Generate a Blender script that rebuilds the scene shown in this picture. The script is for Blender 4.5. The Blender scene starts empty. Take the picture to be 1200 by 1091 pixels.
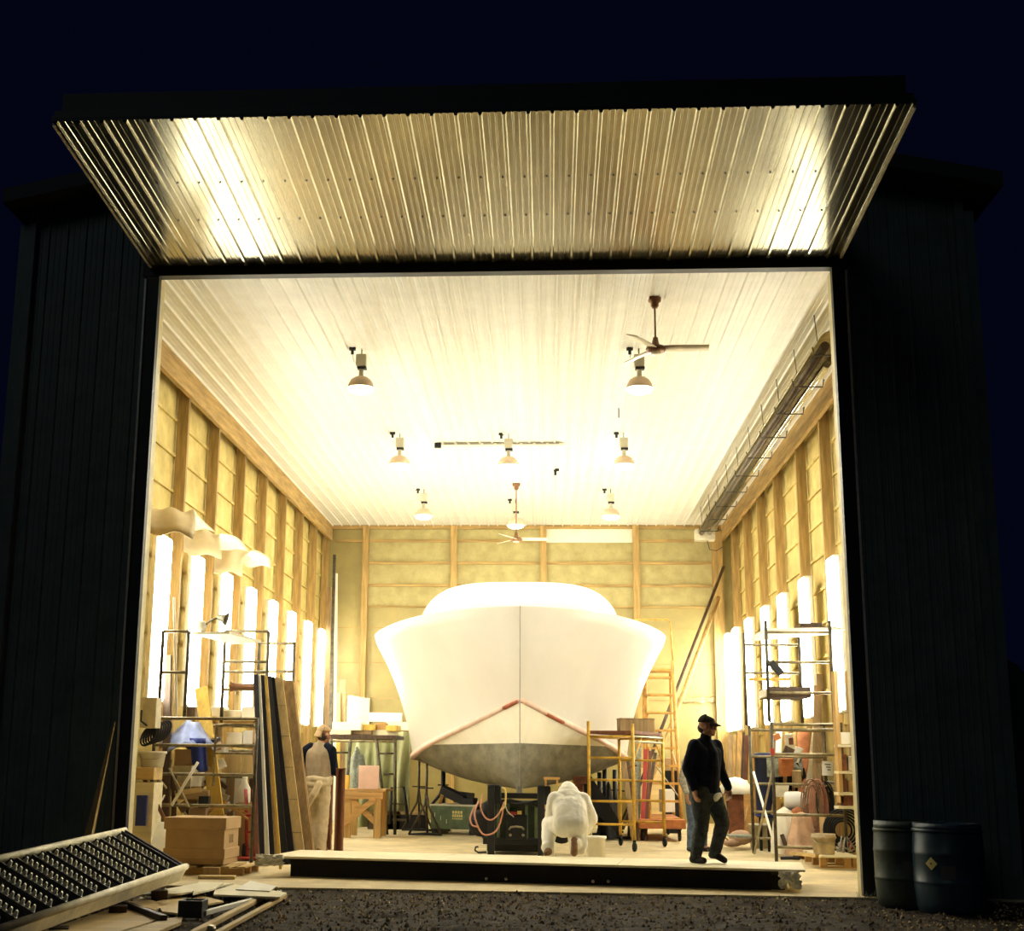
import bpy, math, random
from mathutils import Vector, Matrix, Euler, noise

scene = bpy.context.scene
COL = scene.collection
PI = math.pi
R = math.radians
rnd = random.Random(7)

# ------------------------------------------------------------------ camera
FOC, PCX, PCY = 1584.93, 537.25, 545.5
YAW, PITCH, ROLL = -0.068, 0.216, 0.011
CAM = Vector((0.6856, -15.240, 1.3395))
_fw = Vector((math.sin(YAW) * math.cos(PITCH), math.cos(YAW) * math.cos(PITCH), math.sin(PITCH)))
_r0 = Vector((math.cos(YAW), -math.sin(YAW), 0))
_u0 = _r0.cross(_fw)
_rt = math.cos(ROLL) * _r0 + math.sin(ROLL) * _u0
_up = -math.sin(ROLL) * _r0 + math.cos(ROLL) * _u0
cam_data = bpy.data.cameras.new('camera')
cam = bpy.data.objects.new('camera', cam_data)
COL.objects.link(cam)
cam.matrix_world = Matrix(((_rt.x, _up.x, -_fw.x, CAM.x), (_rt.y, _up.y, -_fw.y, CAM.y),
                           (_rt.z, _up.z, -_fw.z, CAM.z), (0, 0, 0, 1)))
cam_data.sensor_fit = 'HORIZONTAL'
cam_data.sensor_width = 36.0
cam_data.lens = FOC / 1200 * 36
cam_data.shift_x = (600 - PCX) / 1200
cam_data.clip_end = 400
scene.camera = cam

# ------------------------------------------------------------------ sky, exposure, dim night light
scene.view_settings.view_transform = 'Standard'
scene.view_settings.look = 'None'
scene.view_settings.gamma = 1
scene.view_settings.exposure = 0.25
scene.view_settings.use_curve_mapping = False
world = bpy.data.worlds.new('night_sky')
scene.world = world
world.use_nodes = True
world.node_tree.nodes['Background'].inputs['Color'].default_value = (0.0009, 0.0012, 0.0055, 1)
world.node_tree.nodes['Background'].inputs['Strength'].default_value = 1.0
moon = bpy.data.lights.new('moonlight', 'SUN')
moon.energy = 0.055
moon.angle = R(20)
moon.color = (0.85, 1.0, 0.95)
mo = bpy.data.objects.new('moonlight', moon)
mo.rotation_euler = (R(58), 0, R(-28))
COL.objects.link(mo)
LAMP_W = 175.0          # each hanging lamp
TUBE_E = 20.0           # glow of the wall tubes
LAMP_COL = (1.0, 0.955, 0.79)
TUBE_COL = (1.0, 0.965, 0.81)


def at(px, py, y):
    d = _fw + _rt * ((px - PCX) / FOC) - _up * ((py - PCY) / FOC)
    return CAM + d * ((y - CAM.y) / d.y)


def fl(px, py, z=0.0):
    d = _fw + _rt * ((px - PCX) / FOC) - _up * ((py - PCY) / FOC)
    return CAM + d * ((z - CAM.z) / d.z)


# ------------------------------------------------------------------ materials
def mat(name, col, rough=0.65, metal=0.0, var=0.12, scale=6.0, grain=None, bump=0.0, emit=None, spec=0.4,
        trans=0.0, alpha=1.0, col2=None):
    m = bpy.data.materials.new(name)
    m.use_nodes = True
    nt = m.node_tree
    b = nt.nodes['Principled BSDF']
    b.inputs['Roughness'].default_value = rough
    b.inputs['Metallic'].default_value = metal
    b.inputs['Specular IOR Level'].default_value = spec
    if trans:
        b.inputs['Subsurface Weight'].default_value = 0
    tc = nt.nodes.new('ShaderNodeTexCoord')
    mp = nt.nodes.new('ShaderNodeMapping')
    s = [scale] * 3
    if grain:
        k = 'xyz'.index(grain)
        s = [scale * 6] * 3
        s[k] = scale * 0.45
    mp.inputs['Scale'].default_value = s
    nz = nt.nodes.new('ShaderNodeTexNoise')
    nz.inputs['Scale'].default_value = 1.0
    nz.inputs['Detail'].default_value = 5
    nz.inputs['Roughness'].default_value = 0.65
    rp = nt.nodes.new('ShaderNodeValToRGB')
    c = Vector(col)
    a = col2 if col2 else tuple(max(0, x * (1 - 2.2 * var)) for x in c)
    d = tuple(min(1, x * (1 + 1.2 * var)) for x in c)
    rp.color_ramp.elements[0].position = 0.3
    rp.color_ramp.elements[0].color = (*a, 1)
    rp.color_ramp.elements[1].position = 0.68
    rp.color_ramp.elements[1].color = (*d, 1)
    L = nt.links.new
    L(tc.outputs['Object'], mp.inputs['Vector'])
    L(mp.outputs['Vector'], nz.inputs['Vector'])
    L(nz.outputs['Fac'], rp.inputs['Fac'])
    L(rp.outputs['Color'], b.inputs['Base Color'])
    if bump:
        bm = nt.nodes.new('ShaderNodeBump')
        bm.inputs['Strength'].default_value = bump
        bm.inputs['Distance'].default_value = 0.02
        L(nz.outputs['Fac'], bm.inputs['Height'])
        L(bm.outputs['Normal'], b.inputs['Normal'])
    if emit:
        b.inputs['Emission Color'].default_value = (*emit[0], 1)
        b.inputs['Emission Strength'].default_value = emit[1]
    if alpha < 1:
        b.inputs['Alpha'].default_value = alpha
    return m


M = {}
def mk(key, *a, **k):
    M[key] = mat(key, *a, **k)

mk('siding', (0.11, 0.145, 0.132), 0.45, 0.0, 0.10, 3)
mk('black_steel', (0.012, 0.013, 0.015), 0.5, 0.0, 0.2, 8)
mk('trim_metal', (0.62, 0.62, 0.58), 0.35, 0.3, 0.1, 8)
mk('door_metal', (0.40, 0.37, 0.25), 0.20, 0.88, 0.05, 5)
mk('ceiling_metal', (0.86, 0.85, 0.77), 0.42, 0.0, 0.03, 3)
mk('roofing', (0.03, 0.032, 0.035), 0.6, 0.0, 0.1, 4)
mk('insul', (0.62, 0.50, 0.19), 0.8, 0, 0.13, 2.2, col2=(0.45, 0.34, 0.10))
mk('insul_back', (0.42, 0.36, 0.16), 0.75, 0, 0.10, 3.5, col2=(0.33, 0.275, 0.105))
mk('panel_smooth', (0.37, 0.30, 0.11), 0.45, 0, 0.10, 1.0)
mk('white_panel', (0.80, 0.76, 0.60), 0.6, 0, 0.04, 3)
mk('stud_z', (0.44, 0.285, 0.095), 0.7, 0, 0.22, 3.0, grain='z')
mk('stud_x', (0.44, 0.285, 0.095), 0.7, 0, 0.22, 3.0, grain='x')
mk('stud_y', (0.50, 0.33, 0.12), 0.7, 0, 0.20, 3.0, grain='y')
mk('jamb_paint', (0.72, 0.63, 0.36), 0.6, 0, 0.08, 6)
mk('concrete', (0.66, 0.54, 0.31), 0.75, 0, 0.13, 2.2, bump=0.1)
mk('gravel_base', (0.050, 0.034, 0.016), 0.95, 0, 0.4, 26, bump=0.6)
mk('pebble', (0.46, 0.31, 0.13), 0.9, 0, 0.3, 60)
mk('pebble_dark', (0.05, 0.034, 0.018), 0.9, 0, 0.3, 60)
mk('pebble_pale', (0.85, 0.70, 0.40), 0.85, 0, 0.15, 60)
mk('ply', (0.62, 0.45, 0.20), 0.65, 0, 0.12, 2.0, grain='x')
mk('ply_z', (0.60, 0.44, 0.20), 0.65, 0, 0.14, 2.0, grain='z')
mk('ply_pale', (0.84, 0.76, 0.52), 0.6, 0, 0.08, 2.0, grain='x')
mk('ply_brown', (0.36, 0.24, 0.11), 0.6, 0, 0.2, 2.2, grain='z')
mk('pine_z', (0.54, 0.34, 0.12), 0.65, 0, 0.18, 2.5, grain='z')
mk('pine_x', (0.50, 0.29, 0.10), 0.65, 0, 0.18, 2.5, grain='x')
mk('pine_y', (0.60, 0.42, 0.17), 0.65, 0, 0.18, 2.5, grain='y')
mk('yellow_wood', (0.70, 0.47, 0.09), 0.6, 0, 0.12, 2.5, grain='z')
mk('dark_wood', (0.085, 0.05, 0.028), 0.6, 0, 0.3, 2.5, grain='z')
mk('red_wood', (0.17, 0.06, 0.025), 0.6, 0, 0.25, 2.5, grain='z')
mk('black_board', (0.006, 0.005, 0.005), 0.8, 0, 0.2, 3)
mk('rust', (0.20, 0.07, 0.03), 0.7, 0, 0.3, 8)
mk('white_board', (0.86, 0.83, 0.72), 0.5, 0, 0.04, 4)
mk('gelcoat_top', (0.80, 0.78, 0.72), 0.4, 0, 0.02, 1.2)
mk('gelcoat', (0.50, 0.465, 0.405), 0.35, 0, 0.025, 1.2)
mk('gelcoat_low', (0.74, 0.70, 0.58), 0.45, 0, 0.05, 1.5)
mk('rail', (0.60, 0.41, 0.32), 0.6, 0, 0.10, 3)
mk('primer_red', (0.36, 0.09, 0.04), 0.7, 0, 0.2, 8)
mk('seam', (0.30, 0.27, 0.22), 0.6, 0, 0.1, 4)
mk('scaf_steel', (0.30, 0.25, 0.14), 0.45, 0.3, 0.25, 10)
mk('scaf_dark', (0.10, 0.085, 0.055), 0.45, 0.5, 0.3, 10)
mk('scaf_yellow', (0.66, 0.40, 0.05), 0.45, 0.1, 0.18, 8)
mk('scaf_orange', (0.60, 0.32, 0.07), 0.5, 0.0, 0.2, 8)
mk('galv', (0.42, 0.38, 0.27), 0.35, 0.8, 0.15, 9)
mk('chrome', (0.7, 0.68, 0.6), 0.16, 1.0, 0.05, 5)
mk('heater_pipe', (0.07, 0.05, 0.03), 0.4, 0.6, 0.3, 5)
mk('rubber', (0.015, 0.015, 0.016), 0.7, 0, 0.2, 8)
mk('white_plastic', (0.80, 0.77, 0.66), 0.5, 0, 0.04, 6)
mk('lamp_shell', (0.66, 0.50, 0.34), 0.4, 0, 0.06, 6)
mk('lamp_grey', (0.62, 0.58, 0.44), 0.5, 0, 0.06, 6)
mk('fan_brown', (0.23, 0.11, 0.05), 0.4, 0.3, 0.15, 6)
mk('fan_blade', (0.78, 0.70, 0.52), 0.5, 0, 0.08, 6)
mk('card', (0.50, 0.33, 0.16), 0.75, 0, 0.07, 4)
mk('card_dark', (0.34, 0.22, 0.13), 0.75, 0, 0.10, 4)
mk('pink_card', (0.75, 0.50, 0.40), 0.7, 0, 0.05, 4)
mk('barrel', (0.016, 0.046, 0.075), 0.4, 0, 0.25, 5)
mk('barrel_green', (0.040, 0.060, 0.048), 0.45, 0, 0.25, 5)
mk('blue', (0.025, 0.05, 0.30), 0.5, 0, 0.12, 5)
mk('blue_dark', (0.012, 0.018, 0.06), 0.35, 0, 0.15, 5)
mk('tarp_blue', (0.22, 0.27, 0.50), 0.55, 0, 0.25, 4)
mk('tarp_green', (0.48, 0.50, 0.28), 0.7, 0, 0.12, 3)
mk('towel', (0.33, 0.36, 0.29), 0.9, 0, 0.2, 30)
mk('tool_green', (0.11, 0.155, 0.085), 0.45, 0.2, 0.2, 5)
mk('green_dark', (0.030, 0.048, 0.030), 0.45, 0.2, 0.3, 5)
mk('label_dim', (0.10, 0.095, 0.08), 0.6, 0, 0.1, 5)
mk('label_yellow', (0.72, 0.60, 0.22), 0.6, 0, 0.05, 5)
mk('label_white', (0.80, 0.78, 0.70), 0.6, 0, 0.05, 5)
mk('label_red', (0.35, 0.03, 0.04), 0.5, 0, 0.1, 5)
mk('hose_pink', (0.58, 0.28, 0.20), 0.5, 0, 0.1, 5)
mk('hose_yellow', (0.72, 0.56, 0.20), 0.5, 0, 0.1, 5)
mk('hose_grey', (0.45, 0.42, 0.36), 0.5, 0, 0.1, 5)
mk('hose_brown', (0.30, 0.17, 0.10), 0.5, 0, 0.2, 5)
mk('bucket', (0.70, 0.64, 0.48), 0.5, 0, 0.12, 5)
mk('bucket_dirty', (0.58, 0.46, 0.28), 0.7, 0, 0.25, 4)
mk('red_paint', (0.40, 0.04, 0.03), 0.45, 0, 0.15, 6)
mk('orange_paint', (0.50, 0.17, 0.05), 0.5, 0, 0.2, 6)
mk('sack', (0.66, 0.44, 0.30), 0.8, 0, 0.15, 5)
mk('foam', (0.84, 0.80, 0.66), 0.8, 0, 0.05, 5)
mk('sheet_plastic', (0.80, 0.74, 0.58), 0.4, 0, 0.06, 5)
mk('sheet_shade', (0.80, 0.66, 0.40), 0.5, 0, 0.08, 3)
mk('skin', (0.42, 0.20, 0.11), 0.55, 0, 0.08, 12)
mk('hair', (0.05, 0.03, 0.02), 0.7, 0, 0.2, 30)
mk('navy', (0.010, 0.013, 0.026), 0.85, 0, 0.25, 8, spec=0.1)
mk('jeans', (0.055, 0.062, 0.065), 0.9, 0, 0.35, 9, spec=0.1)
mk('jeans_blue', (0.10, 0.14, 0.22), 0.9, 0, 0.3, 9)
mk('tee', (0.36, 0.28, 0.18), 0.9, 0, 0.08, 14)
mk('cap_tan', (0.55, 0.38, 0.20), 0.85, 0, 0.1, 12)
mk('cap_dark', (0.02, 0.015, 0.014), 0.85, 0, 0.2, 12)
mk('coverall', (0.62, 0.51, 0.33), 0.85, 0, 0.10, 7)
mk('suit', (0.93, 0.90, 0.80), 0.8, 0, 0.05, 8)
mk('boot', (0.26, 0.13, 0.06), 0.7, 0, 0.2, 10)
mk('shoe_dark', (0.03, 0.02, 0.015), 0.7, 0, 0.2, 10)
mk('stringer', (0.72, 0.66, 0.46), 0.5, 0.1, 0.16, 4)
mk('tread', (0.045, 0.045, 0.045), 0.4, 0.5, 0.2, 8)
mk('tread_teeth', (0.75, 0.70, 0.52), 0.5, 0.1, 0.15, 8)
mk('reflector', (0.8, 0.8, 0.75), 0.05, 1.0, 0.01, 5)
mk('paper', (0.82, 0.82, 0.80), 0.7, 0, 0.03, 5)
mk('ink', (0.10, 0.11, 0.18), 0.7, 0, 0.1, 5)
mk('plaid', (0.36, 0.33, 0.27), 0.9, 0, 0.3, 30)
mk('forest', (0.012, 0.018, 0.012), 1.0, 0, 0.3, 3)
mk('tube_glow', (0.9, 0.88, 0.8), 0.5, emit=(TUBE_COL, TUBE_E))
M['lamp_glow'] = bpy.data.materials.new('lamp_lens')
M['lamp_glow'].use_nodes = True
_n = M['lamp_glow'].node_tree
_n.nodes.remove(_n.nodes['Principled BSDF'])
_tr = _n.nodes.new('ShaderNodeBsdfTransparent'); _em = _n.nodes.new('ShaderNodeEmission'); _ad = _n.nodes.new('ShaderNodeAddShader')
_tr.inputs['Color'].default_value = (0.95, 0.95, 0.95, 1)
_em.inputs['Color'].default_value = (*LAMP_COL, 1); _em.inputs['Strength'].default_value = 5.0
_n.links.new(_tr.outputs[0], _ad.inputs[0]); _n.links.new(_em.outputs[0], _ad.inputs[1])
_n.links.new(_ad.outputs[0], _n.nodes['Material Output'].inputs['Surface'])
mk('bottom_paint', (0.20, 0.19, 0.14), 0.6, 0, 0.26, 1.0)


def streaks(m):
    """sanding streaks running along the hull bottom"""
    nt = m.node_tree
    mp = [n for n in nt.nodes if n.type == 'MAPPING'][0]
    mp.inputs['Scale'].default_value = (5.0, 0.35, 4.0)
    mp.inputs['Rotation'].default_value = (0, 0, 0.0)
    nz = [n for n in nt.nodes if n.type == 'TEX_NOISE'][0]
    nz.inputs['Detail'].default_value = 8
streaks(M['bottom_paint'])

# ------------------------------------------------------------------ geometry helpers
ROOT = {}


def frame(axis, hint=(0, 0, 1)):
    a = Vector(axis).normalized()
    h = Vector(hint)
    if abs(a.dot(h.normalized())) > 0.98:
        h = Vector((0, 1, 0)) if abs(a.y) < 0.9 else Vector((1, 0, 0))
    s = a.cross(h).normalized()
    t = s.cross(a).normalized()
    return a, s, t


class MB:
    """collects shapes in world coordinates, then links them as ONE mesh object"""
    def __init__(self):
        self.v, self.f, self.s, self.mi = [], [], [], []

    def add(self, vs, fs, smooth=False, mi=0):
        o = len(self.v)
        self.v += [Vector(p) for p in vs]
        self.f += [[i + o for i in q] for q in fs]
        self.s += [smooth] * len(fs)
        self.mi += [mi] * len(fs)
        return self

    def box(self, c, size, rot=None, mi=0):
        c = Vector(c)
        h = Vector(size) / 2
        m = rot if isinstance(rot, Matrix) else (Euler(rot).to_matrix() if rot else Matrix.Identity(3))
        vs = [c + m @ Vector((x * h.x, y * h.y, z * h.z)) for x in (-1, 1) for y in (-1, 1) for z in (-1, 1)]
        return self.add(vs, [(0, 1, 3, 2), (4, 6, 7, 5), (0, 4, 5, 1), (2, 3, 7, 6), (0, 2, 6, 4), (1, 5, 7, 3)], mi=mi)

    def bar(self, p0, p1, w, t, hint=(0, 0, 1), mi=0):
        """rectangular bar: w across (perpendicular to hint), t along hint"""
        p0, p1 = Vector(p0), Vector(p1)
        a, s, u = frame(p1 - p0, hint)
        m = Matrix((s, a, u)).transposed()
        return self.box((p0 + p1) / 2, (w, (p1 - p0).length, t), m, mi=mi)

    def tube(self, pts, r, n=8, closed=False, mi=0):
        pts = [Vector(p) for p in pts]
        k = len(pts)
        rs = r if isinstance(r, (list, tuple)) else [r] * k
        vs, fs = [], []
        s_prev = None
        for i, p in enumerate(pts):
            d = (pts[(i + 1) % k] - pts[i - 1]) if closed else (pts[min(i + 1, k - 1)] - pts[max(i - 1, 0)])
            a, s, u = frame(d)
            if s_prev is not None:
                s = (s_prev - a * s_prev.dot(a)).normalized()
                u = s.cross(a).normalized()
            s_prev = s
            for j in range(n):
                t = 2 * PI * j / n
                vs.append(p + (s * math.cos(t) + u * math.sin(t)) * rs[i])
        for i in range(k if closed else k - 1):
            for j in range(n):
                a0, b0 = i * n + j, i * n + (j + 1) % n
                a1, b1 = ((i + 1) % k) * n + j, ((i + 1) % k) * n + (j + 1) % n
                fs.append((a0, a1, b1, b0))
        self.add(vs, fs, True, mi)
        if not closed:
            o = len(self.v) - len(vs)
            self.f += [[o + j for j in range(n)], [o + (k - 1) * n + j for j in reversed(range(n))]]
            self.s += [False, False]
            self.mi += [mi, mi]
        return self

    def lathe(self, c, prof, n=20, axis=(0, 0, 1), smooth=True, mi=0):
        """prof: (radius, height) pairs"""
        c = Vector(c)
        a, s, u = frame(axis, (0, 1, 0))
        vs, fs = [], []
        for r, h in prof:
            for j in range(n):
                t = 2 * PI * j / n
                vs.append(c + a * h + (s * math.cos(t) + u * math.sin(t)) * max(r, 1e-4))
        for i in range(len(prof) - 1):
            for j in range(n):
                fs.append((i * n + j, i * n + (j + 1) % n, (i + 1) * n + (j + 1) % n, (i + 1) * n + j))
        return self.add(vs, fs, smooth, mi)

    def ball(self, c, rad, n=12, m=8, rot=None, mi=0):
        c = Vector(c)
        rad = Vector((rad,) * 3) if isinstance(rad, (int, float)) else Vector(rad)
        q = rot if isinstance(rot, Matrix) else (Euler(rot).to_matrix() if rot else Matrix.Identity(3))
        vs, fs = [], []
        for i in range(m + 1):
            th = PI * i / m
            for j in range(n):
                ph = 2 * PI * j / n
                p = Vector((math.sin(th) * math.cos(ph) * rad.x, math.sin(th) * math.sin(ph) * rad.y, math.cos(th) * rad.z))
                vs.append(c + q @ p)
        for i in range(m):
            for j in range(n):
                fs.append((i * n + j, (i + 1) * n + j, (i + 1) * n + (j + 1) % n, i * n + (j + 1) % n))
        return self.add(vs, fs, True, mi)

    def cap(self, p0, r0, p1, r1, n=14, k=5):
        """tapered capsule with round ends"""
        p0, p1 = Vector(p0), Vector(p1)
        a = (p1 - p0).normalized()
        L = (p1 - p0).length
        prof = []
        for i in range(k + 1):
            t = PI / 2 * (1 - i / k)
            prof.append((r0 * math.cos(t), -r0 * math.sin(t)))
        for i in range(k + 1):
            t = PI / 2 * i / k
            prof.append((r1 * math.cos(t), L + r1 * math.sin(t)))
        return self.lathe(p0, prof, n, a)

    def grid(self, fn, nu, nv, smooth=True, mi=0, flip=False):
        vs = [fn(i / nu, j / nv) for i in range(nu + 1) for j in range(nv + 1)]
        fs = []
        for i in range(nu):
            for j in range(nv):
                q = (i * (nv + 1) + j, (i + 1) * (nv + 1) + j, (i + 1) * (nv + 1) + j + 1, i * (nv + 1) + j + 1)
                fs.append(q[::-1] if flip else q)
        return self.add(vs, fs, smooth, mi)

    def prism(self, poly, d, mi=0):
        """closed polygon (world points) extruded by vector d"""
        n = len(poly)
        d = Vector(d)
        vs = [Vector(p) for p in poly] + [Vector(p) + d for p in poly]
        fs = [list(range(n))[::-1], list(range(n, 2 * n))] + [(i, (i + 1) % n, n + (i + 1) % n, n + i) for i in range(n)]
        return self.add(vs, fs, False, mi)

    def corr(self, o, u, v, nrm, width, length, pitch=0.229, h=0.02, minor=0.005):
        """ribbed sheet: ribs run along v, repeat along u, stand out along nrm"""
        o, u, v, nrm = Vector(o), Vector(u), Vector(v), Vector(nrm)
        prof = []
        n = int(math.ceil(width / pitch))
        for i in range(n):
            b = i * pitch
            for du, hh in ((0, 0), (0.012, h), (0.034, h), (0.046, 0), (0.095, 0), (0.100, minor), (0.112, minor),
                           (0.117, 0), (0.160, 0), (0.165, minor), (0.177, minor), (0.182, 0)):
                if b + du <= width:
                    prof.append((b + du, hh))
        prof.append((width, 0))
        vs = []
        for a, hh in prof:
            p = o + u * a + nrm * hh
            vs += [p, p + v * length]
        fs = [(2 * i, 2 * i + 2, 2 * i + 3, 2 * i + 1) for i in range(len(prof) - 1)]
        return self.add(vs, fs, False)

    def build(self, name, m, parent=None, loc=None, bev=0.0, smooth_all=False, mods=()):
        root = None
        p = parent
        while p is not None:
            if p.name in ROOT:
                root = ROOT[p.name]
                break
            p = p.parent
        if parent is None:
            if loc is None:
                xs = [q.x for q in self.v]; ys = [q.y for q in self.v]; zs = [q.z for q in self.v]
                loc = ((min(xs) + max(xs)) / 2, (min(ys) + max(ys)) / 2, min(zs))
            root = Matrix.Translation(Vector(loc))
        inv = root.inverted() if root is not None else Matrix.Identity(4)
        me = bpy.data.meshes.new(name)
        me.from_pydata([inv @ q for q in self.v], [], self.f)
        ms = m if isinstance(m, (list, tuple)) else [m]
        for x in ms:
            me.materials.append(M[x] if isinstance(x, str) else x)
        me.polygons.foreach_set('use_smooth', [True] * len(self.f) if smooth_all else self.s)
        if len(ms) > 1:
            me.polygons.foreach_set('material_index', self.mi)
        me.update()
        ob = bpy.data.objects.new(name, me)
        COL.objects.link(ob)
        if parent is None:
            ob.matrix_world = root
            ROOT[ob.name] = root
        else:
            ob.parent = parent
        if bev:
            b = ob.modifiers.new('bevel', 'BEVEL')
            b.width = bev
            b.segments = 2
            b.limit_method = 'ANGLE'
        for kind, kw in mods:
            md = ob.modifiers.new(kind.lower(), kind)
            for k, x in kw.items():
                setattr(md, k, x)
        return ob


def tag(o, label=None, cat=None, group=None, kind=None):
    if label: o['label'] = label
    if cat: o['category'] = cat
    if group: o['group'] = group
    if kind: o['kind'] = kind
    return o


def thing(name, label, cat, loc, group=None, rotz=0.0):
    o = bpy.data.objects.new(name, None)
    o.empty_display_size = 0.1
    COL.objects.link(o)
    mw = Matrix.Translation(Vector(loc)) @ Matrix.Rotation(rotz, 4, 'Z')
    o.matrix_world = mw
    ROOT[o.name] = mw
    return tag(o, label, cat, group)


def copy_thing(src, loc, rotz=0.0, label=None, group=None):
    """the thing with copies of its parts and sub-parts"""
    def rec(o, parent):
        c = o.copy()
        COL.objects.link(c)
        if parent is not None:
            c.parent = parent
        for ch in list(o.children):
            rec(ch, c)
        return c
    kids = list(src.children)
    c = src.copy()
    COL.objects.link(c)
    for ch in kids:
        rec(ch, c)
    mw = Matrix.Translation(Vector(loc)) @ Matrix.Rotation(rotz, 4, 'Z')
    c.matrix_world = mw
    ROOT[c.name] = mw
    if label: c['label'] = label
    if group: c['group'] = group
    return c


def struct(name, mb, m, parent=None, **k):
    o = mb.build(name, m, parent, **k)
    if parent is None:
        o['kind'] = 'structure'
    return o


def board(name, label, cat, p0, p1, w, t, m, hint=(0, -1, 0), group=None, bev=0.004):
    """one plank from p0 to p1; t is its thickness along hint"""
    b = MB()
    b.bar(p0, p1, w, t, hint)
    return tag(b.build(name, m, None, bev=bev), label, cat, group)


def single(name, label, cat, mb, m, group=None, **k):
    return tag(mb.build(name, m, None, **k), label, cat, group)

# ================================================================== BUILDING
XL, XR, YB, ZC = -4.697, 4.907, 17.891, 7.097      # inner faces of the top plates, back wall, ceiling
OW, OH = 4.0, 7.043                               # half width and height of the doorway

# floor slab and yard
b = MB(); b.box((0.0, 8.95, -0.15), (11.5, 18.2, 0.3)); struct('floor', b, 'concrete')


def gz(x, y):
    """height of the yard: rough gravel, banked up against the slab"""
    n = noise.noise(Vector((x * 1.3, y * 1.3, 0))) * 0.02 + noise.noise(Vector((x * 5, y * 5, 3))) * 0.030 + noise.noise(Vector((x * 13, y * 13, 8))) * 0.014
    t = max(0.0, min(1.0, (y + 0.55) / 0.40))
    return -0.075 + 0.055 * t + n * (1 - 0.7 * t) - 0.004 * (-y)


def yard(u, v):
    x = -14 + 28 * u
    y = -24 + 23.86 * v ** 0.45
    return Vector((x, y, gz(x, y)))
b = MB(); b.grid(yard, 330, 300)
struct('ground', b, 'gravel_base')
b = MB(); b.box((0, 32, -0.35), (160, 64.0, 0.4)); b.box((0, -62, -0.75), (160, 78, 0.4)); b.box((-49, -12, -0.5), (70, 24, 0.4)); b.box((49, -12, -0.5), (70, 24, 0.4))
struct('ground_beyond', b, 'gravel_base')
# loose gravel chips lying on the yard
b = MB()
for i in range(8000):
    x = rnd.uniform(-5.0, 7.2); y = -0.15 - rnd.random() ** 1.2 * 3.4
    r = rnd.uniform(0.006, 0.017) * (1.7 if rnd.random() < 0.05 else 1)
    c = Vector((x, y, gz(x, y) + r * 0.35))
    vs = []
    for k in range(5):
        t = 2 * PI * k / 5 + rnd.uniform(-.3, .3)
        vs.append(c + Vector((math.cos(t) * r * rnd.uniform(.7, 1.3), math.sin(t) * r * rnd.uniform(.7, 1.3), rnd.uniform(-.4, .2) * r)))
    vs.append(c + Vector((rnd.uniform(-.4, .4) * r, rnd.uniform(-.4, .4) * r, r * rnd.uniform(.8, 1.4))))
    b.add(vs, [(k, (k + 1) % 5, 5) for k in range(5)], mi=rnd.choice((0, 0, 0, 1, 1, 1, 2)))
tag(b.build('gravel', ['pebble', 'pebble_dark', 'pebble_pale'], None, loc=(0, -2, -0.1)), 'loose brown gravel chips strewn over the yard in front of the doorway', 'gravel', kind='stuff')

# front wall: ribbed siding either side of the doorway and above it
for side, x0, x1 in (('front_left', -5.66, -4.17), ('front_right', 4.17, 5.54)):
    b = MB()
    b.corr((x0, -0.02, -0.3), (1, 0, 0), (0, 0, 1), (0, -1, 0), x1 - x0, 8.3)
    b.box(((x0 + x1) / 2, 0.04, 3.85), (x1 - x0, 0.10, 8.3))
    struct('wall_' + side, b, 'siding')
b = MB()
b.corr((-4.17, -0.02, 7.2), (1, 0, 0), (0, 0, 1), (0, -1, 0), 8.34, 0.9)
b.box((0, 0.04, 7.62), (8.34, 0.1, 0.85))
b.prism([(-5.66, 0.0, 8.0), (5.54, 0.0, 8.0), (-0.06, 0.0, 9.15)], (0, 0.1, 0))
struct('wall_front_gable', b, 'siding')
# corner trims and the pale door-seal strips on the siding
b = MB(); b.box((-5.68, 0.0, 3.7), (0.14, 0.16, 8.0)); struct('trim_1', b, 'siding')
b = MB(); b.box((5.58, 0.0, 3.7), (0.14, 0.16, 8.0)); struct('trim_2', b, 'siding')
for k, (xt, xb) in enumerate(((-4.16, -4.11), (4.16, 4.13))):
    b = MB(); b.bar((xt, -0.04, 7.0), (xb - (0.03 if k == 0 else -0.03), -0.04, 0.0), 0.022, 0.03, (0, 1, 0)); struct('trim_%d' % (3 + k), b, 'trim_metal')
# steel door frame round the opening
for k, s in enumerate((-1, 1)):
    b = MB(); b.box((s * 4.085, 0.02, 3.55), (0.17, 0.10, 7.2)); struct('trim_%d' % (5 + k), b, 'black_steel')
    b = MB(); b.box((s * 4.04, 0.15, 3.5), (0.08, 0.16, 7.04)); struct('trim_%d' % (7 + k), b, 'jamb_paint')
b = MB(); b.box((0, 0.03, 7.125), (8.4, 0.14, 0.165)); struct('trim_9', b, 'black_steel')
# front inner linings between jambs and side walls
b = MB(); b.box((-4.45, 0.22, 3.55), (0.6, 0.14, 7.1)); struct('wall_lining_left', b, 'ply_z')
b = MB(); b.box((4.75, 0.22, 3.55), (0.9, 0.14, 7.1)); struct('wall_lining_right', b, 'ply_z')

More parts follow.
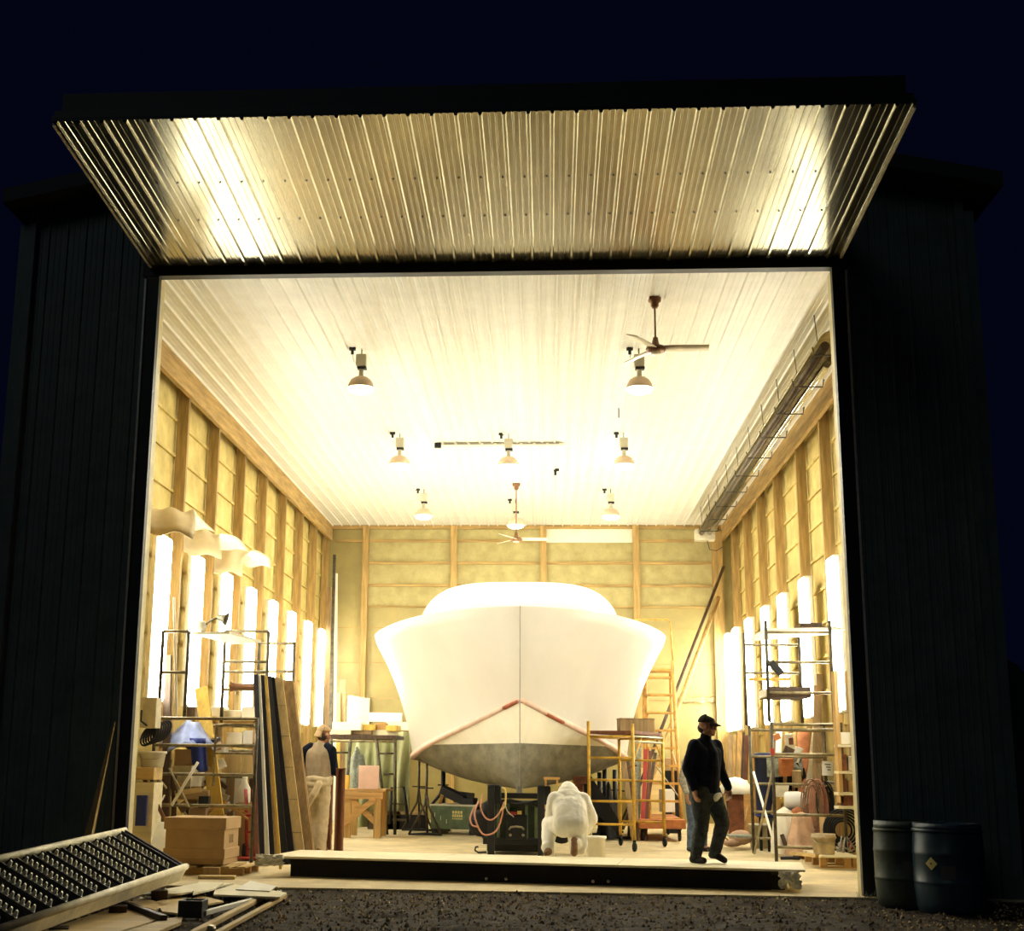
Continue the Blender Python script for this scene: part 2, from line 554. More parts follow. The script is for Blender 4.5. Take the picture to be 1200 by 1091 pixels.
# outer side walls, back skin, roof
b = MB(); b.box((-5.6, 9.0, 3.85), (0.1, 18.2, 8.3)); struct('wall_outer_left', b, 'siding')
b = MB(); b.box((5.48, 9.0, 3.85), (0.1, 18.2, 8.3)); struct('wall_outer_right', b, 'siding')
b = MB(); b.box((-0.06, 18.1, 3.85), (11.2, 0.1, 8.3)); struct('wall_outer_back', b, 'siding')
b = MB()
for s, xe in ((-1, -5.86), (1, 5.90)):
    p = [(xe, -0.42, 7.86), (-0.06, -0.42, 9.10), (-0.06, -0.42, 9.28), (xe, -0.42, 8.04)]
    b.prism(p if s < 0 else p[::-1], (0, 19.0, 0))
struct('roof', b, 'roofing')

# inner side walls: insulated sheathing with girts
for side, xs, sg in (('left', XL - 0.25, 1), ('right', XR + 0.25, -1)):
    b = MB(); b.box((xs - sg * 0.03, 9.05, 3.55), (0.06, 17.6, 7.1))
    w = struct('wall_' + side, b, 'insul')
    for k in range(13):
        g = MB(); z = 0.35 + 0.545 * k
        g.box((xs + sg * 0.018, 9.05, z), (0.036, 17.5, 0.045))
        g.build('girt', 'insul', w)
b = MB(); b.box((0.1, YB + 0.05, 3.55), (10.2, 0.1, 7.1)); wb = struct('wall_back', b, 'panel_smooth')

# top plates along the ceiling, posts down the side walls
b = MB(); b.box((XL - 0.035, 9.05, ZC - 0.20), (0.07, 17.6, 0.39)); struct('trim_11', b, 'stud_y')
b = MB(); b.box((XR + 0.035, 9.05, ZC - 0.20), (0.07, 17.6, 0.39)); struct('trim_12', b, 'stud_y')
n = 13
for y in (1.411, 2.37, 4.289, 6.208, 8.18, 10.088, 12.05, 14.032, 15.823, 17.635):
    b = MB(); b.box((XL - 0.135, y + 0.04, 3.45), (0.17, 0.09, 6.9)); struct('trim_%d' % n, b, 'stud_z'); n += 1
for y in (1.965, 3.884, 5.867, 7.935, 10.333, 12.412, 14.437, 16.463):
    b = MB(); b.box((XR + 0.135, y + 0.04, 3.45), (0.17, 0.09, 6.9)); struct('trim_%d' % n, b, 'stud_z'); n += 1
# back wall framing: posts, rails, insulation bays
bx = [-4.697, -3.851, -1.655, 0.558, 2.818, 4.88]
for x in bx[1:-1]:
    b = MB(); b.box((x, YB - 0.07, 3.54), (0.15, 0.14, 7.08)); struct('trim_%d' % n, b, 'stud_z'); n += 1
b = MB(); b.box((4.78, YB - 0.09, 3.45), (0.25, 0.18, 6.9)); struct('trim_%d' % n, b, 'stud_z'); n += 1
b = MB(); b.box((0.1, YB - 0.04, 7.045), (9.6, 0.08, 0.095)); struct('trim_%d' % n, b, 'stud_x'); n += 1
for i, (x0, x1) in enumerate(zip(bx[:-1], bx[1:])):
    xa, xb = x0 + 0.07, x1 - 0.07
    if i > 0:
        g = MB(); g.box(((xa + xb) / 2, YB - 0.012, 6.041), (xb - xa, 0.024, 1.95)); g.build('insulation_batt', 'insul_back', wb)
    for z in (6.702, 6.148, 5.593, 5.071):
        if i == 0 and z < 6.5: continue
        if i == 3 and z > 6.5: continue
        g = MB(); g.box(((xa + xb) / 2, YB - 0.035, z), (xb - xa, 0.07, 0.062 if z > 5.2 else 0.03)); g.build('girt', 'stud_x', wb)
    if i == 3:
        g = MB(); g.box(((xa + xb) / 2, YB - 0.035, 6.841), (xb - xa, 0.03, 0.36)); g.build('white_panel', 'white_panel', wb)
    else:
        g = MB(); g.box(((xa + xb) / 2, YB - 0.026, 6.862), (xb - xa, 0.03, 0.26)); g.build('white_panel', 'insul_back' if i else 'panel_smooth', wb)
    for z in (4.549, 3.696, 2.843):
        g = MB(); g.box(((xa + xb) / 2, YB - 0.004, z), (xb - xa, 0.012, 0.02)); g.build('panel_seam', 'stud_x', wb)

# ribbed metal ceiling
b = MB()
b.corr((XL - 0.02, 0.06, ZC), (1, 0, 0), (0, 1, 0), (0, 0, -1), XR - XL + 0.04, YB - 0.06, h=0.030, minor=0.005)
b.box((0.1, 9.05, ZC + 0.07), (10.0, 17.7, 0.1))
struct('ceiling', b, 'ceiling_metal')

# ------------------------------------------------------------------ folding door, raised
dr = bpy.data.objects.new('door_1', None); COL.objects.link(dr)
dr.location = (0, 0, 7.16); ROOT[dr.name] = Matrix.Translation((0, 0, 7.16)); dr['kind'] = 'structure'
DW, DY, DZ0, DZ1 = 4.098, -3.32, 7.165, 7.376
vd = Vector((0, DY - 0.05, DZ1 - DZ0)); DL = vd.length; vd.normalize()
nd = Vector((0, vd.z, -vd.y)) * -1
if nd.z > 0: nd = -nd
b = MB()
b.corr((-DW, -0.05, DZ0), (1, 0, 0), vd, nd, 2 * DW, DL, h=0.030, minor=0.007)
b.build('lower_leaf_skin', 'door_metal', dr)
b = MB()
o = Vector((0, -0.05, DZ0)) - nd * 0.05
mrot = Matrix((Vector((1, 0, 0)), vd, -nd)).transposed()
b.box(o + vd * DL / 2 - nd * 0.02, (2 * DW, DL, 0.08), mrot)
b.build('lower_leaf_core', 'black_steel', dr)
b = MB(); b.bar((-DW - 0.02, DY - 0.07, DZ1 + 0.03), (DW + 0.02, DY - 0.07, DZ1 + 0.03), 0.05, 0.05, (0, 0, 1)); b.build('edge_trim', 'black_steel', dr)
b = MB(); b.box((0, DY / 2 + 0.05, 7.60), (2 * DW - 0.1, -DY - 0.3, 0.14), (R(-3), 0, 0)); b.box((0, DY + 0.05, 7.58), (2 * DW - 0.1, 0.16, 0.24)); b.build('upper_leaf', 'black_steel', dr)
for s in (-1, 1):
    b = MB(); b.bar(Vector((s * (DW + 0.01), -0.05, DZ0 + 0.02)), Vector((s * (DW + 0.01), DY - 0.05, DZ1 + 0.02)), 0.03, 0.09, (0, 0, 1)); b.build('side_trim', 'stringer', dr)
for row in (0.36, 0.62):
    for i in range(34):
        x = -DW + 0.023 + 0.229 * (i + 0.5) + 0.06
        if x < DW:
            p = Vector((x, -0.05, DZ0)) + vd * DL * row + nd * 0.004
            b = MB(); b.lathe(p, [(0.0, 0.010), (0.009, 0.008), (0.013, 0)], 6, nd); b.build('screw', 'black_steel', dr)

# dark woods far off to both sides
for nm, x0, x1, h0 in (('left', -26, -9.0, 7.5), ('right', 8.5, 26, 5.2)):
    b = MB()
    def tl(u, v, x0=x0, x1=x1, h0=h0):
        x = x0 + (x1 - x0) * u
        h = h0 * (0.8 + 0.35 * noise.noise(Vector((x * 0.35, 0, 5))) + 0.25 * noise.noise(Vector((x * 1.7, 1, 5))))
        z = -0.6 + (h + 0.6) * v
        return Vector((x, 22 + 3 * v + 1.2 * noise.noise(Vector((x * 0.8, z * 0.8, 2))), z))
    b.grid(tl, 90, 14)
    def tb(u, v, x0=x0, x1=x1, h0=h0):
        p = tl(u, 1.0); return Vector((p.x, p.y + 4 * v, p.z * (1 - v) - 0.6 * v))
    b.grid(tb, 90, 6)
    tag(b.build('woods', 'forest', None), 'black mass of trees beyond the %s side of the shed at night' % nm, 'trees', kind='stuff')

# ================================================================== LIGHT FITTINGS
def pendant(name, label, x, y, group='hanging bay lamps'):
    z = ZC
    t = thing(name, label, 'lamp', (x, y, z), group)
    b = MB(); b.tube([(x, y, z), (x, y, z - 0.11)], 0.008); b.build('hook', 'black_steel', t)
    b = MB(); b.box((x, y, z - 0.19), (0.15, 0.13, 0.18)); g = b.build('ballast', 'lamp_grey', t, bev=0.015)
    b = MB(); b.box((x + 0.01, y, z - 0.30), (0.13, 0.11, 0.035)); b.build('ballast_foot', 'black_steel', g, bev=0.006)
    b = MB(); b.lathe((x, y, z - 0.42), [(0.035, 0.12), (0.035, 0.0), (0.055, -0.02)], 12); b.build('neck', 'lamp_grey', t)
    b = MB(); b.lathe((x, y, z - 0.60), [(0.05, 0.17), (0.09, 0.165), (0.14, 0.13), (0.175, 0.07), (0.19, 0.0), (0.185, 0.0), (0.17, 0.066), (0.135, 0.122), (0.05, 0.16)], 24)
    b.build('shade', 'lamp_shell', t)
    b = MB(); b.lathe((x, y, z - 0.60), [(0.184, 0.004), (0.17, -0.03), (0.11, -0.058), (0.0, -0.066)], 24); b.build('lens', 'lamp_glow', t)
    b = MB(); b.box((x - 0.13, y - 0.03, z - 0.02), (0.09, 0.06, 0.04)); b.lathe((x - 0.13, y - 0.03, z - 0.1), [(0.0, 0), (0.022, 0.0), (0.022, 0.07)], 8); sk = b.build('outlet', 'black_steel', t)
    b = MB(); b.tube([(x - 0.13, y - 0.03, z - 0.10), (x - 0.11, y, z - 0.20), (x - 0.05, y, z - 0.22)], 0.006, 6); b.build('cord', 'white_plastic', sk)
    l = bpy.data.lights.new('lamp_light', 'POINT'); l.energy = LAMP_W; l.color = LAMP_COL; l.shadow_soft_size = 0.07
    o = bpy.data.objects.new('lamp_light', l); COL.objects.link(o); o.parent = t; o.location = (0, 0, -0.585)
    return t

pend = [(-1.964, 3.117, 'hanging bay lamp nearest the doorway on the left'), (1.969, 3.244, 'hanging bay lamp just below the near ceiling fan'),
        (-1.964, 8.18, 'left lamp of the middle row of three hanging bay lamps'), (-0.024, 8.287, 'centre lamp of the middle row, in front of the ceiling strip'),
        (2.023, 8.265, 'right lamp of the middle row of three hanging bay lamps'), (-1.996, 13.286, 'left lamp of the rear row of hanging bay lamps near the back wall'),
        (-0.045, 14.469, 'centre lamp of the rear row, above the far ceiling fan'), (2.012, 13.339, 'right lamp of the rear row of hanging bay lamps near the back wall')]
for i, (x, y, lb) in enumerate(pend):
    if i == 0: p0 = pendant('bay_lamp', lb, x, y)
    else:
        copy_thing(p0, (x, y, ZC), 0, lb)


def wall_tube(name, label, sg, xw, y, z0=2.10, z1=4.40):
    """wide vertical fluorescent batten; sg = +1 faces +X"""
    t = thing(name, label, 'light', (xw, y, z0), 'fluorescent wall lights')
    zc, h = (z0 + z1) / 2, z1 - z0
    b = MB(); b.box((xw + sg * 0.03, y, zc), (0.06, 0.50, h)); b.build('housing', 'white_plastic', t, bev=0.01)
    for dy in (-0.17, -0.057, 0.057, 0.17):
        b = MB()
        b.cap((xw + sg * 0.105, y + dy, z0 + 0.06), 0.055, (xw + sg * 0.105, y + dy, z1 - 0.06), 0.055, 10, 3)
        b.build('tube', 'tube_glow', t)
    for z in (z0 + 0.02, z1 - 0.02):
        b = MB(); b.box((xw + sg * 0.07, y, z), (0.10, 0.48, 0.04)); b.build('lamp_holder', 'white_plastic', t, bev=0.006)
    return t

ordn = ['first', 'second', 'third', 'fourth', 'fifth', 'sixth', 'seventh', 'eighth']
for i, y in enumerate((3.244, 5.11, 7.029, 8.948, 10.92, 12.892, 14.864, 16.676)):
    wall_tube('wall_light', 'glowing vertical fluorescent light on the left wall, %s from the doorway' % ordn[i], 1, XL - 0.10, y)
for i, y in enumerate((3.244, 5.11, 7.455, 9.64, 11.613, 13.851, 15.93, 17.316)):  # first tube is unseen, added for its light on the front clutter
    wall_tube('wall_light', 'glowing vertical fluorescent light added unseen behind the right door jamb to light the front' if i == 0 else 'glowing vertical fluorescent light on the right wall, %s one visible from the doorway' % ordn[i - 1], -1, XR + 0.10, y)

# curved hoods hung over the first three left lights
for i, y in enumerate((3.244, 5.11, 7.029)):
    b = MB()
    def hood(u, v, y=y, i=i):
        # vaulted sheet: springs from the wall, arches over the lamp, droops at both sides
        k = 2 * v - 1.1
        yy = y - 0.75 + 1.5 * v
        z = 4.86 - 0.40 * abs(k) ** 2.2 * (1 if k < 0 else 0.5) - 0.10 * u + 0.05 * noise.noise(Vector((v * 3, u * 2, i * 3.1))) + 0.025 * math.sin(u * 11 + v * 5)
        x = XL - 0.24 + (0.72 + 0.12 * math.cos(v * 5 + i)) * u
        return Vector((x, yy, z))
    b.grid(hood, 12, 16)
    b2 = b
    single('light_hood', 'pale sheet hood curving over the %s fluorescent light on the left wall' % ordn[i], 'hood', b2, 'sheet_shade', 'sheet hoods over the left lights',
           mods=(('SOLIDIFY', dict(thickness=0.012)),))

# ceiling fans
def fan(label, x, y, ztop, drop, rot, scale=1.0):
    t = thing('ceiling_fan', label, 'fan', (x, y, ztop), 'ceiling fans')
    b = MB(); b.lathe((x, y, ztop), [(0.0, 0), (0.085, 0.0), (0.08, -0.05), (0.05, -0.07), (0.05, -0.11), (0.03, -0.14), (0.0, -0.14)], 16); b.build('canopy', 'fan_brown', t)
    b = MB(); b.tube([(x, y, ztop - 0.12), (x, y, ztop - drop)], 0.012); b.build('downrod', 'fan_brown', t)
    z = ztop - drop
    b = MB(); b.lathe((x, y, z), [(0.0, 0.16), (0.03, 0.15), (0.05, 0.05), (0.11, 0.03), (0.125, 0.0), (0.115, -0.035), (0.06, -0.05)], 18)
    mt = b.build('motor', 'fan_brown', t)
    b = MB(); b.lathe((x, y, z - 0.045), [(0.07, 0.0), (0.06, -0.02), (0.0, -0.026)], 16); b.build('motor_cap', 'fan_blade', mt)
    for k in range(3):
        a = rot + k * 2 * PI / 3
        d = Vector((math.cos(a), math.sin(a), 0)); s = Vector((-math.sin(a), math.cos(a), 0)); c = Vector((x, y, z))
        b = MB()
        def bl(u, v, d=d, s=s, c=c):
            w = 0.065 + 0.012 * math.sin(PI * min(1, u * 1.4))
            return c + d * (0.10 + 0.56 * scale * u) + s * ((v - 0.5) * 2 * w) + Vector((0, 0, -0.018 * (v - 0.5) * 2 + 0.01))
        b.grid(bl, 6, 2)
        b.build('blade', 'fan_blade', t, mods=(('SOLIDIFY', dict(thickness=0.008)),))
    return t
fan('white three blade ceiling fan with brown motor near the doorway', fl(767, 349, ZC).x, fl(767, 349, ZC).y, ZC, ZC - at(767, 409, fl(767, 349, ZC).y).z, R(-1))
fan('small pale ceiling fan on a long rod near the back wall', 0.008, 12.732, ZC, 1.19, R(4), 1.0)

# louvred strip on the ceiling
t = thing('ceiling_strip', 'long louvred strip fixed across the ceiling behind the middle lamps', 'light fitting', (-0.152, 9.001, ZC))
b = MB(); b.box((-0.152, 9.001, ZC - 0.045), (2.26, 0.16, 0.05)); b.build('strip_body', 'white_plastic', t, bev=0.008)
for k in range(9):
    b = MB(); b.box((-1.133 + 0.24 * k, 8.921, ZC - 0.035), (0.19, 0.008, 0.022)); b.build('slot', 'seam', t)
b = MB(); b.box((-1.346, 8.948, ZC - 0.06), (0.12, 0.08, 0.09)); b.build('end_box', 'black_steel', t)
# small ceiling fittings
for px, py, lb in ((652, 549, 'small black bracket on the ceiling right of the strip'), (725, 478, 'thin dark rod hanging from the ceiling below the near fan')):
    p = fl(px, py, ZC)
    b = MB()
    if px == 652: b.box((p.x, p.y, ZC - 0.03), (0.11, 0.05, 0.05)); b.box((p.x - 0.02, p.y, ZC - 0.09), (0.05, 0.05, 0.09))
    else: b.tube([(p.x, p.y, ZC), (p.x, p.y, ZC - 0.17)], 0.010)
    single('bracket' if px == 652 else 'ceiling_rod', lb, 'bracket' if px == 652 else 'rod', b, 'black_steel')

# ------------------------------------------------------------------ radiant tube heater along the right side
t = thing('tube_heater', 'long radiant tube heater with reflector slung along the right ceiling edge', 'heater', (4.27, 9.0, 6.63))
hx, hz, y0, y1 = 4.272, 6.659, 1.592, 16.143
b = MB()
def refl(u, v):
    a = -1.25 + 2.5 * u
    return Vector((hx + 0.06 + 0.20 * math.sin(a), y0 + (y1 - y0) * v, hz - 0.06 + 0.20 * math.cos(a)))
b.grid(refl, 8, 1)
b.build('reflector', 'galv', t, mods=(('SOLIDIFY', dict(thickness=0.01)),))
b = MB(); b.tube([(hx - 0.04, y0 + 0.05, hz - 0.05), (hx - 0.04, y1, hz - 0.05)], 0.058, 14); b.build('burner_tube', 'heater_pipe', t)
b = MB(); b.tube([(hx + 0.15, y0 + 0.9, hz - 0.05), (hx + 0.15, y1, hz - 0.05)], 0.05, 14); b.build('return_tube', 'chrome', t)
for k in range(10):
    y = 1.805 + 1.51 * k
    b = MB(); b.tube([(hx - 0.17, y, hz - 0.02), (hx - 0.15, y, hz - 0.13), (hx + 0.25, y, hz - 0.13), (hx + 0.27, y, hz - 0.02)], 0.011, 6)
    h = b.build('hanger', 'scaf_dark', t)
    b = MB(); b.tube([(hx - 0.10, y, hz + 0.05), (hx - 0.12, y + 0.05, ZC)], 0.006, 5); b.tube([(hx + 0.18, y, hz + 0.05), (hx + 0.16, y - 0.05, ZC)], 0.006, 5); b.build('wire', 'scaf_dark', h)
b = MB(); b.box((hx + 0.05, y1 + 0.15, hz - 0.08), (0.46, 0.32, 0.26)); eb = b.build('burner_box', 'bucket', t, bev=0.02)
b = MB(); b.tube([(hx + 0.1, y1 + 0.1, hz - 0.2), (hx + 0.15, y1 + 0.1, hz - 0.42), (hx + 0.3, y1 + 0.1, hz - 0.45), (hx + 0.45, y1 + 0.1, hz - 0.36)], 0.010, 6); b.build('wire', 'scaf_dark', eb)

# ================================================================== THE BOAT
BY0 = 5.472
BS = 1.06                     # overall scale of the hull lines
bt = thing('fishing_boat', 'big unfinished white boat hull with grey bottom, bow facing the doorway', 'boat', (0.27, BY0 + 3, 0.9))


def bw(x, y, z):
    """boat coordinates (y aft of the stem head) to world"""
    return Vector((0.245 + BS * (x - 0.025 * y), BY0 + BS * y, BS * z - 0.08))


def lerp(tab, y):
    for a, c in zip(tab[:-1], tab[1:]):
        if y <= c[0]:
            t = (y - a[0]) / (c[0] - a[0]) if c[0] > a[0] else 0
            t = max(0, min(1, t))
            return a[1] + (c[1] - a[1]) * t
    return tab[-1][1]

SHB = [(0, 0.0), (.08, .10), (.15, .184), (.3, .361), (.6, .694), (1, 1.094), (1.5, 1.523), (2, 1.875), (2.5, 2.165), (3, 2.39), (3.5, 2.52), (4, 2.56), (5, 2.55), (7, 2.45), (9, 2.32), (11, 2.2)]
SHZ = [(0, 3.557), (.15, 3.568), (.3, 3.577), (.6, 3.59), (1, 3.595), (1.5, 3.593), (2, 3.565), (2.5, 3.525), (3, 3.478), (3.5, 3.45), (4, 3.44), (5, 3.36), (7, 3.15), (9, 2.95), (11, 2.85)]
CHB = [(.25, 0.0), (.5, .157), (.75, .308), (1, .452), (1.5, .722), (2, .966), (2.5, 1.183), (3, 1.373), (3.5, 1.56), (4, 1.71), (4.5, 1.82), (5, 1.895), (5.45, 1.94), (7, 1.96), (11, 1.93)]
CHZ = [(.25, 2.21), (.5, 2.143), (.75, 2.078), (1, 2.017), (1.5, 1.907), (2, 1.813), (2.5, 1.732), (3, 1.66), (3.5, 1.584), (4, 1.51), (4.5, 1.452), (5, 1.423), (5.45, 1.41), (7, 1.40), (11, 1.44)]
KLZ = [(0, 3.557), (.06, 3.25), (.12, 2.85), (.19, 2.5), (.25, 2.21), (.36, 1.9), (.46, 1.62), (.65, 1.32), (.9, 1.10), (1.3, .965), (1.8, .925), (3, .91), (11, .84)]
YS = [0.0, .06, .12, .19, .25, .3, .36, .46, .55, .65, .78, .9, 1.1, 1.3, 1.55, 1.8, 2.1, 2.4, 2.7, 3.0, 3.3, 3.6, 4.0, 4.4, 4.9, 5.4, 6, 7, 8, 9, 10]


def topside(y, s):
    kz = lerp(KLZ, y)
    cb, cz = (0.0, kz) if y < .25 else (lerp(CHB, y), lerp(CHZ, y))
    sb, sz = lerp(SHB, y), lerp(SHZ, y)
    p = 1.0 + 1.05 * min(1, y / 1.6)
    if y > 3.2: p = 1.95 - 0.25 * min(1, (y - 3.2) / 2)
    k = s ** p
    x = cb + (sb - cb) * (0.86 * k + 0.14 * s)
    # rounded gunwale
    if s > 0.94: x -= 0.05 * ((s - 0.94) / 0.06) ** 2 * min(1, y)
    return x, cz + (sz - cz) * s


NS = 18
b = MB()
for sg in (-1, 1):
    vs = [[bw(sg * topside(y, j / NS)[0], y, topside(y, j / NS)[1]) for j in range(NS + 1)] for y in YS]
    flat = [p for row in vs for p in row]
    fs = []
    for i in range(len(YS) - 1):
        for j in range(NS):
            q = (i * (NS + 1) + j, (i + 1) * (NS + 1) + j, (i + 1) * (NS + 1) + j + 1, i * (NS + 1) + j + 1)
            fs.append(q if sg > 0 else q[::-1])
    b.add(flat, fs, True)
# transom
y = YS[-1]
b.add([bw(sg * topside(y, j / NS)[0], y, topside(y, j / NS)[1]) for sg in (-1, 1) for j in range(NS + 1)],
      [(j, j + 1, NS + 1 + j + 1, NS + 1 + j) for j in range(NS)])
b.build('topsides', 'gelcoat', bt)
# deck
b = MB()
for i in range(len(YS) - 1):
    ya, yb = YS[i], YS[i + 1]
    pa, pb = topside(ya, 1), topside(yb, 1)
    b.add([bw(-pa[0], ya, pa[1]), bw(pa[0], ya, pa[1]), bw(pb[0], yb, pb[1]), bw(-pb[0], yb, pb[1])], [(0, 1, 2, 3)])
b.build('deck', 'gelcoat', bt)

ZB = 1.62


def under(y, s):
    """s 0 at the chine, 1 at the keel"""
    kz, cb, cz = lerp(KLZ, y), lerp(CHB, y), lerp(CHZ, y)
    x = cb * (1 - s)
    z = cz + (kz - cz) * s
    z -= 0.10 * math.sin(PI * s) * min(1, cb / 1.2)     # slight belly
    return x, z


def s_at(y, z):
    lo, hi = 0.0, 1.0
    if under(y, 0)[1] <= z: return 0.0
    if under(y, 1)[1] >= z: return 1.0
    for _ in range(30):
        m = (lo + hi) / 2
        if under(y, m)[1] > z: lo = m
        else: hi = m
    return lo
YU = [y for y in YS if y >= .25]
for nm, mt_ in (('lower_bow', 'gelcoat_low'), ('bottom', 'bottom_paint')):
    b = MB()
    for sg in (-1, 1):
        for ya, yb in zip(YU[:-1], YU[1:]):
            n_ = 4 if nm == 'lower_bow' else 12
            ra = (0.0, s_at(ya, ZB)) if nm == 'lower_bow' else (s_at(ya, ZB), 1.0)
            rb = (0.0, s_at(yb, ZB)) if nm == 'lower_bow' else (s_at(yb, ZB), 1.0)
            if ra[1] - ra[0] < 1e-4 and rb[1] - rb[0] < 1e-4: continue
            vs, fs = [], []
            for k in range(n_ + 1):
                for y, r in ((ya, ra), (yb, rb)):
                    x, z = under(y, r[0] + (r[1] - r[0]) * k / n_)
                    vs.append(bw(sg * x, y, z))
            for k in range(n_):
                q = (2 * k, 2 * k + 1, 2 * k + 3, 2 * k + 2)
                fs.append(q if sg > 0 else q[::-1])
            b.add(vs, fs, True)
    o = b.build(nm, mt_, bt)
    if nm == 'bottom': o['label'] = 'sanded grey bottom below the waterline'
# pink spray rails along the chine, red primer showing near the stem
def rail_strip(y0, y1, n_, mt_, wide, nm, sides=(-1, 1), lift=0.0):
    for sg in sides:
        b = MB(); vs, fs = [], []
        for i in range(n_ + 1):
            y = y0 + (y1 - y0) * i / n_
            cb, cz = lerp(CHB, y), lerp(CHZ, y)
            w = wide
            o_ = 0.035 * min(1, (y - 0.2) * 3) + lift
            vs += [bw(sg * (cb + o_ * 0.7), y - lift, cz + w), bw(sg * (cb + o_), y - lift, cz + w * 0.5), bw(sg * (cb + o_), y - lift, cz - 0.012), bw(sg * (cb - 0.05), y, cz - 0.02)]
        for i in range(n_):
            for k in range(3):
                q = (4 * i + k, 4 * i + 4 + k, 4 * i + 5 + k, 4 * i + 1 + k)
                fs.append(q if sg > 0 else q[::-1])
        b.add(vs, fs, True)
        r_ = b.build(nm, mt_, bt)
rail_strip(0.25, 9.0, 60, 'rail', 0.068, 'spray_rail')
rail_strip(0.28, 0.60, 4, 'primer_red', 0.035, 'primer_patch', (-1,), 0.008)
rail_strip(0.85, 1.35, 4, 'primer_red', 0.03, 'primer_patch', (1,), 0.008)
# stem seam
b = MB()
pts = [bw(0, y - 0.006, lerp(KLZ, y)) for y in YS if y <= 1.3]
b.tube(pts, 0.008, 6); b.build('stem_seam', 'seam', bt)
# keel
b = MB()
b.bar(bw(0, 1.2, 0.94), bw(0, 9, 0.82), 0.10, 0.14); b.build('keel', 'bottom_paint', bt, bev=0.02)
# trunk cabin top
b = MB()
NCA = 24
def cabin(u, v):
    y = 3.2 + 5.2 * v
    f = min(1.0, v / 0.16)
    grow = math.sqrt(max(0, 1 - (1 - f) ** 2))
    a = PI * u
    hw, hh = 1.74 * (0.82 + 0.18 * grow), 0.98 * (0.55 + 0.45 * grow)
    c, s_ = math.cos(a), math.sin(a)
    x = hw * math.copysign(abs(c) ** 0.56, c)
    z = 3.44 + hh * abs(s_) ** 0.80
    return bw(x, y, z)
b.grid(cabin, NCA * 2, 22, flip=True)
fr = [cabin(i / 48, 0) for i in range(49)]
b.add(fr, [list(range(49))])
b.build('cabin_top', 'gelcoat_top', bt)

# ------------------------------------------------------------------ hydraulic boat trailer under the bow
tr = thing('boat_trailer', 'dark green and black boat trailer with engine box under the bow', 'trailer', (0.2, 5.2, 0))
ty = 5.4
for x in (at(571.5, 1000, ty).x + 0.05, at(638.5, 1000, ty).x - 0.05):
    b = MB(); b.box((x, ty, 0.50), (0.10, 0.12, 1.0)); p = b.build('upright', 'black_steel', tr, bev=0.008)
    b = MB(); b.box((x + 0.04, ty + 0.16, 0.87), (0.2, 0.3, 0.26)); b.lathe((x + 0.03, ty + 0.02, 1.0), [(0, 0), (0.10, 0), (0.10, 0.02), (0, 0.02)], 14); b.build('pad_head', 'black_steel', p, bev=0.02)
b = MB(); b.box((0.19, ty + 0.55, 0.47), (0.66, 0.5, 0.62)); eb = b.build('engine_box', 'green_dark', tr, bev=0.02)
for x in (-0.08, 0.06, 0.34, 0.48):
    g = MB(); g.box((x, ty + 0.28, 0.46), (0.045, 0.05, 0.60)); g.build('rib', 'tool_green', eb, bev=0.01)
g = MB(); g.box((0.19, ty + 0.27, 0.40), (0.32, 0.08, 0.36)); c_ = g.build('control_panel', 'black_steel', eb, bev=0.015)
g = MB(); g.box((0.135, ty + 0.22, 0.605), (0.115, 0.03, 0.045)); g.build('red_label', 'label_red', c_)
g = MB(); g.box((0.235, ty + 0.22, 0.615), (0.065, 0.03, 0.05)); g.build('pale_label', 'label_yellow', c_)
g = MB(); g.tube([(0.08, ty + 0.21, 0.37), (0.11, ty + 0.19, 0.405), (0.19, ty + 0.185, 0.415), (0.27, ty + 0.19, 0.405), (0.30, ty + 0.21, 0.37)], 0.016, 8); g.build('handle', 'galv', c_)
for x in (0.10, 0.29):
    g = MB(); g.ball((x, ty + 0.22, 0.29), 0.022); g.build('knob', 'galv', c_)
b = MB(); b.box((0.19, ty + 0.75, 0.20), (1.0, 1.0, 0.10)); b.box((0.19, ty + 0.6, 0.10), (0.9, 0.3, 0.12)); b.build('bed', 'black_steel', tr, bev=0.01)
b = MB(); b.box((0.2, ty + 0.25, 0.86), (0.8, 0.10, 0.08)); b.tube([(-0.2, ty + 0.2, 0.76), (0.1, ty + 0.15, 0.80), (0.5, ty + 0.17, 0.72), (0.62, ty + 0.2, 0.65)], 0.02); b.tube([(-0.2, ty + 0.24, 0.82), (0.2, ty + 0.12, 0.74), (0.6, ty + 0.2, 0.80)], 0.018)
b.build('crossbar', 'black_steel', tr)
for x in (-0.42, 0.88):
    b = MB(); b.bar((x, ty + 0.4, 0.42), (x, ty + 7.5, 0.42), 0.12, 0.16); b.build('side_beam', 'black_steel', tr, bev=0.01)
    for k in range(3):
        w_ = MB(); w_.lathe((x - 0.10, ty + 4.2 + 0.85 * k, 0.33), [(0, 0), (0.14, 0.0), (0.3, 0.01), (0.33, 0.06), (0.33, 0.15), (0.3, 0.2), (0.0, 0.2)], 18, (1, 0, 0)); w_.build('wheel', 'rubber', tr)
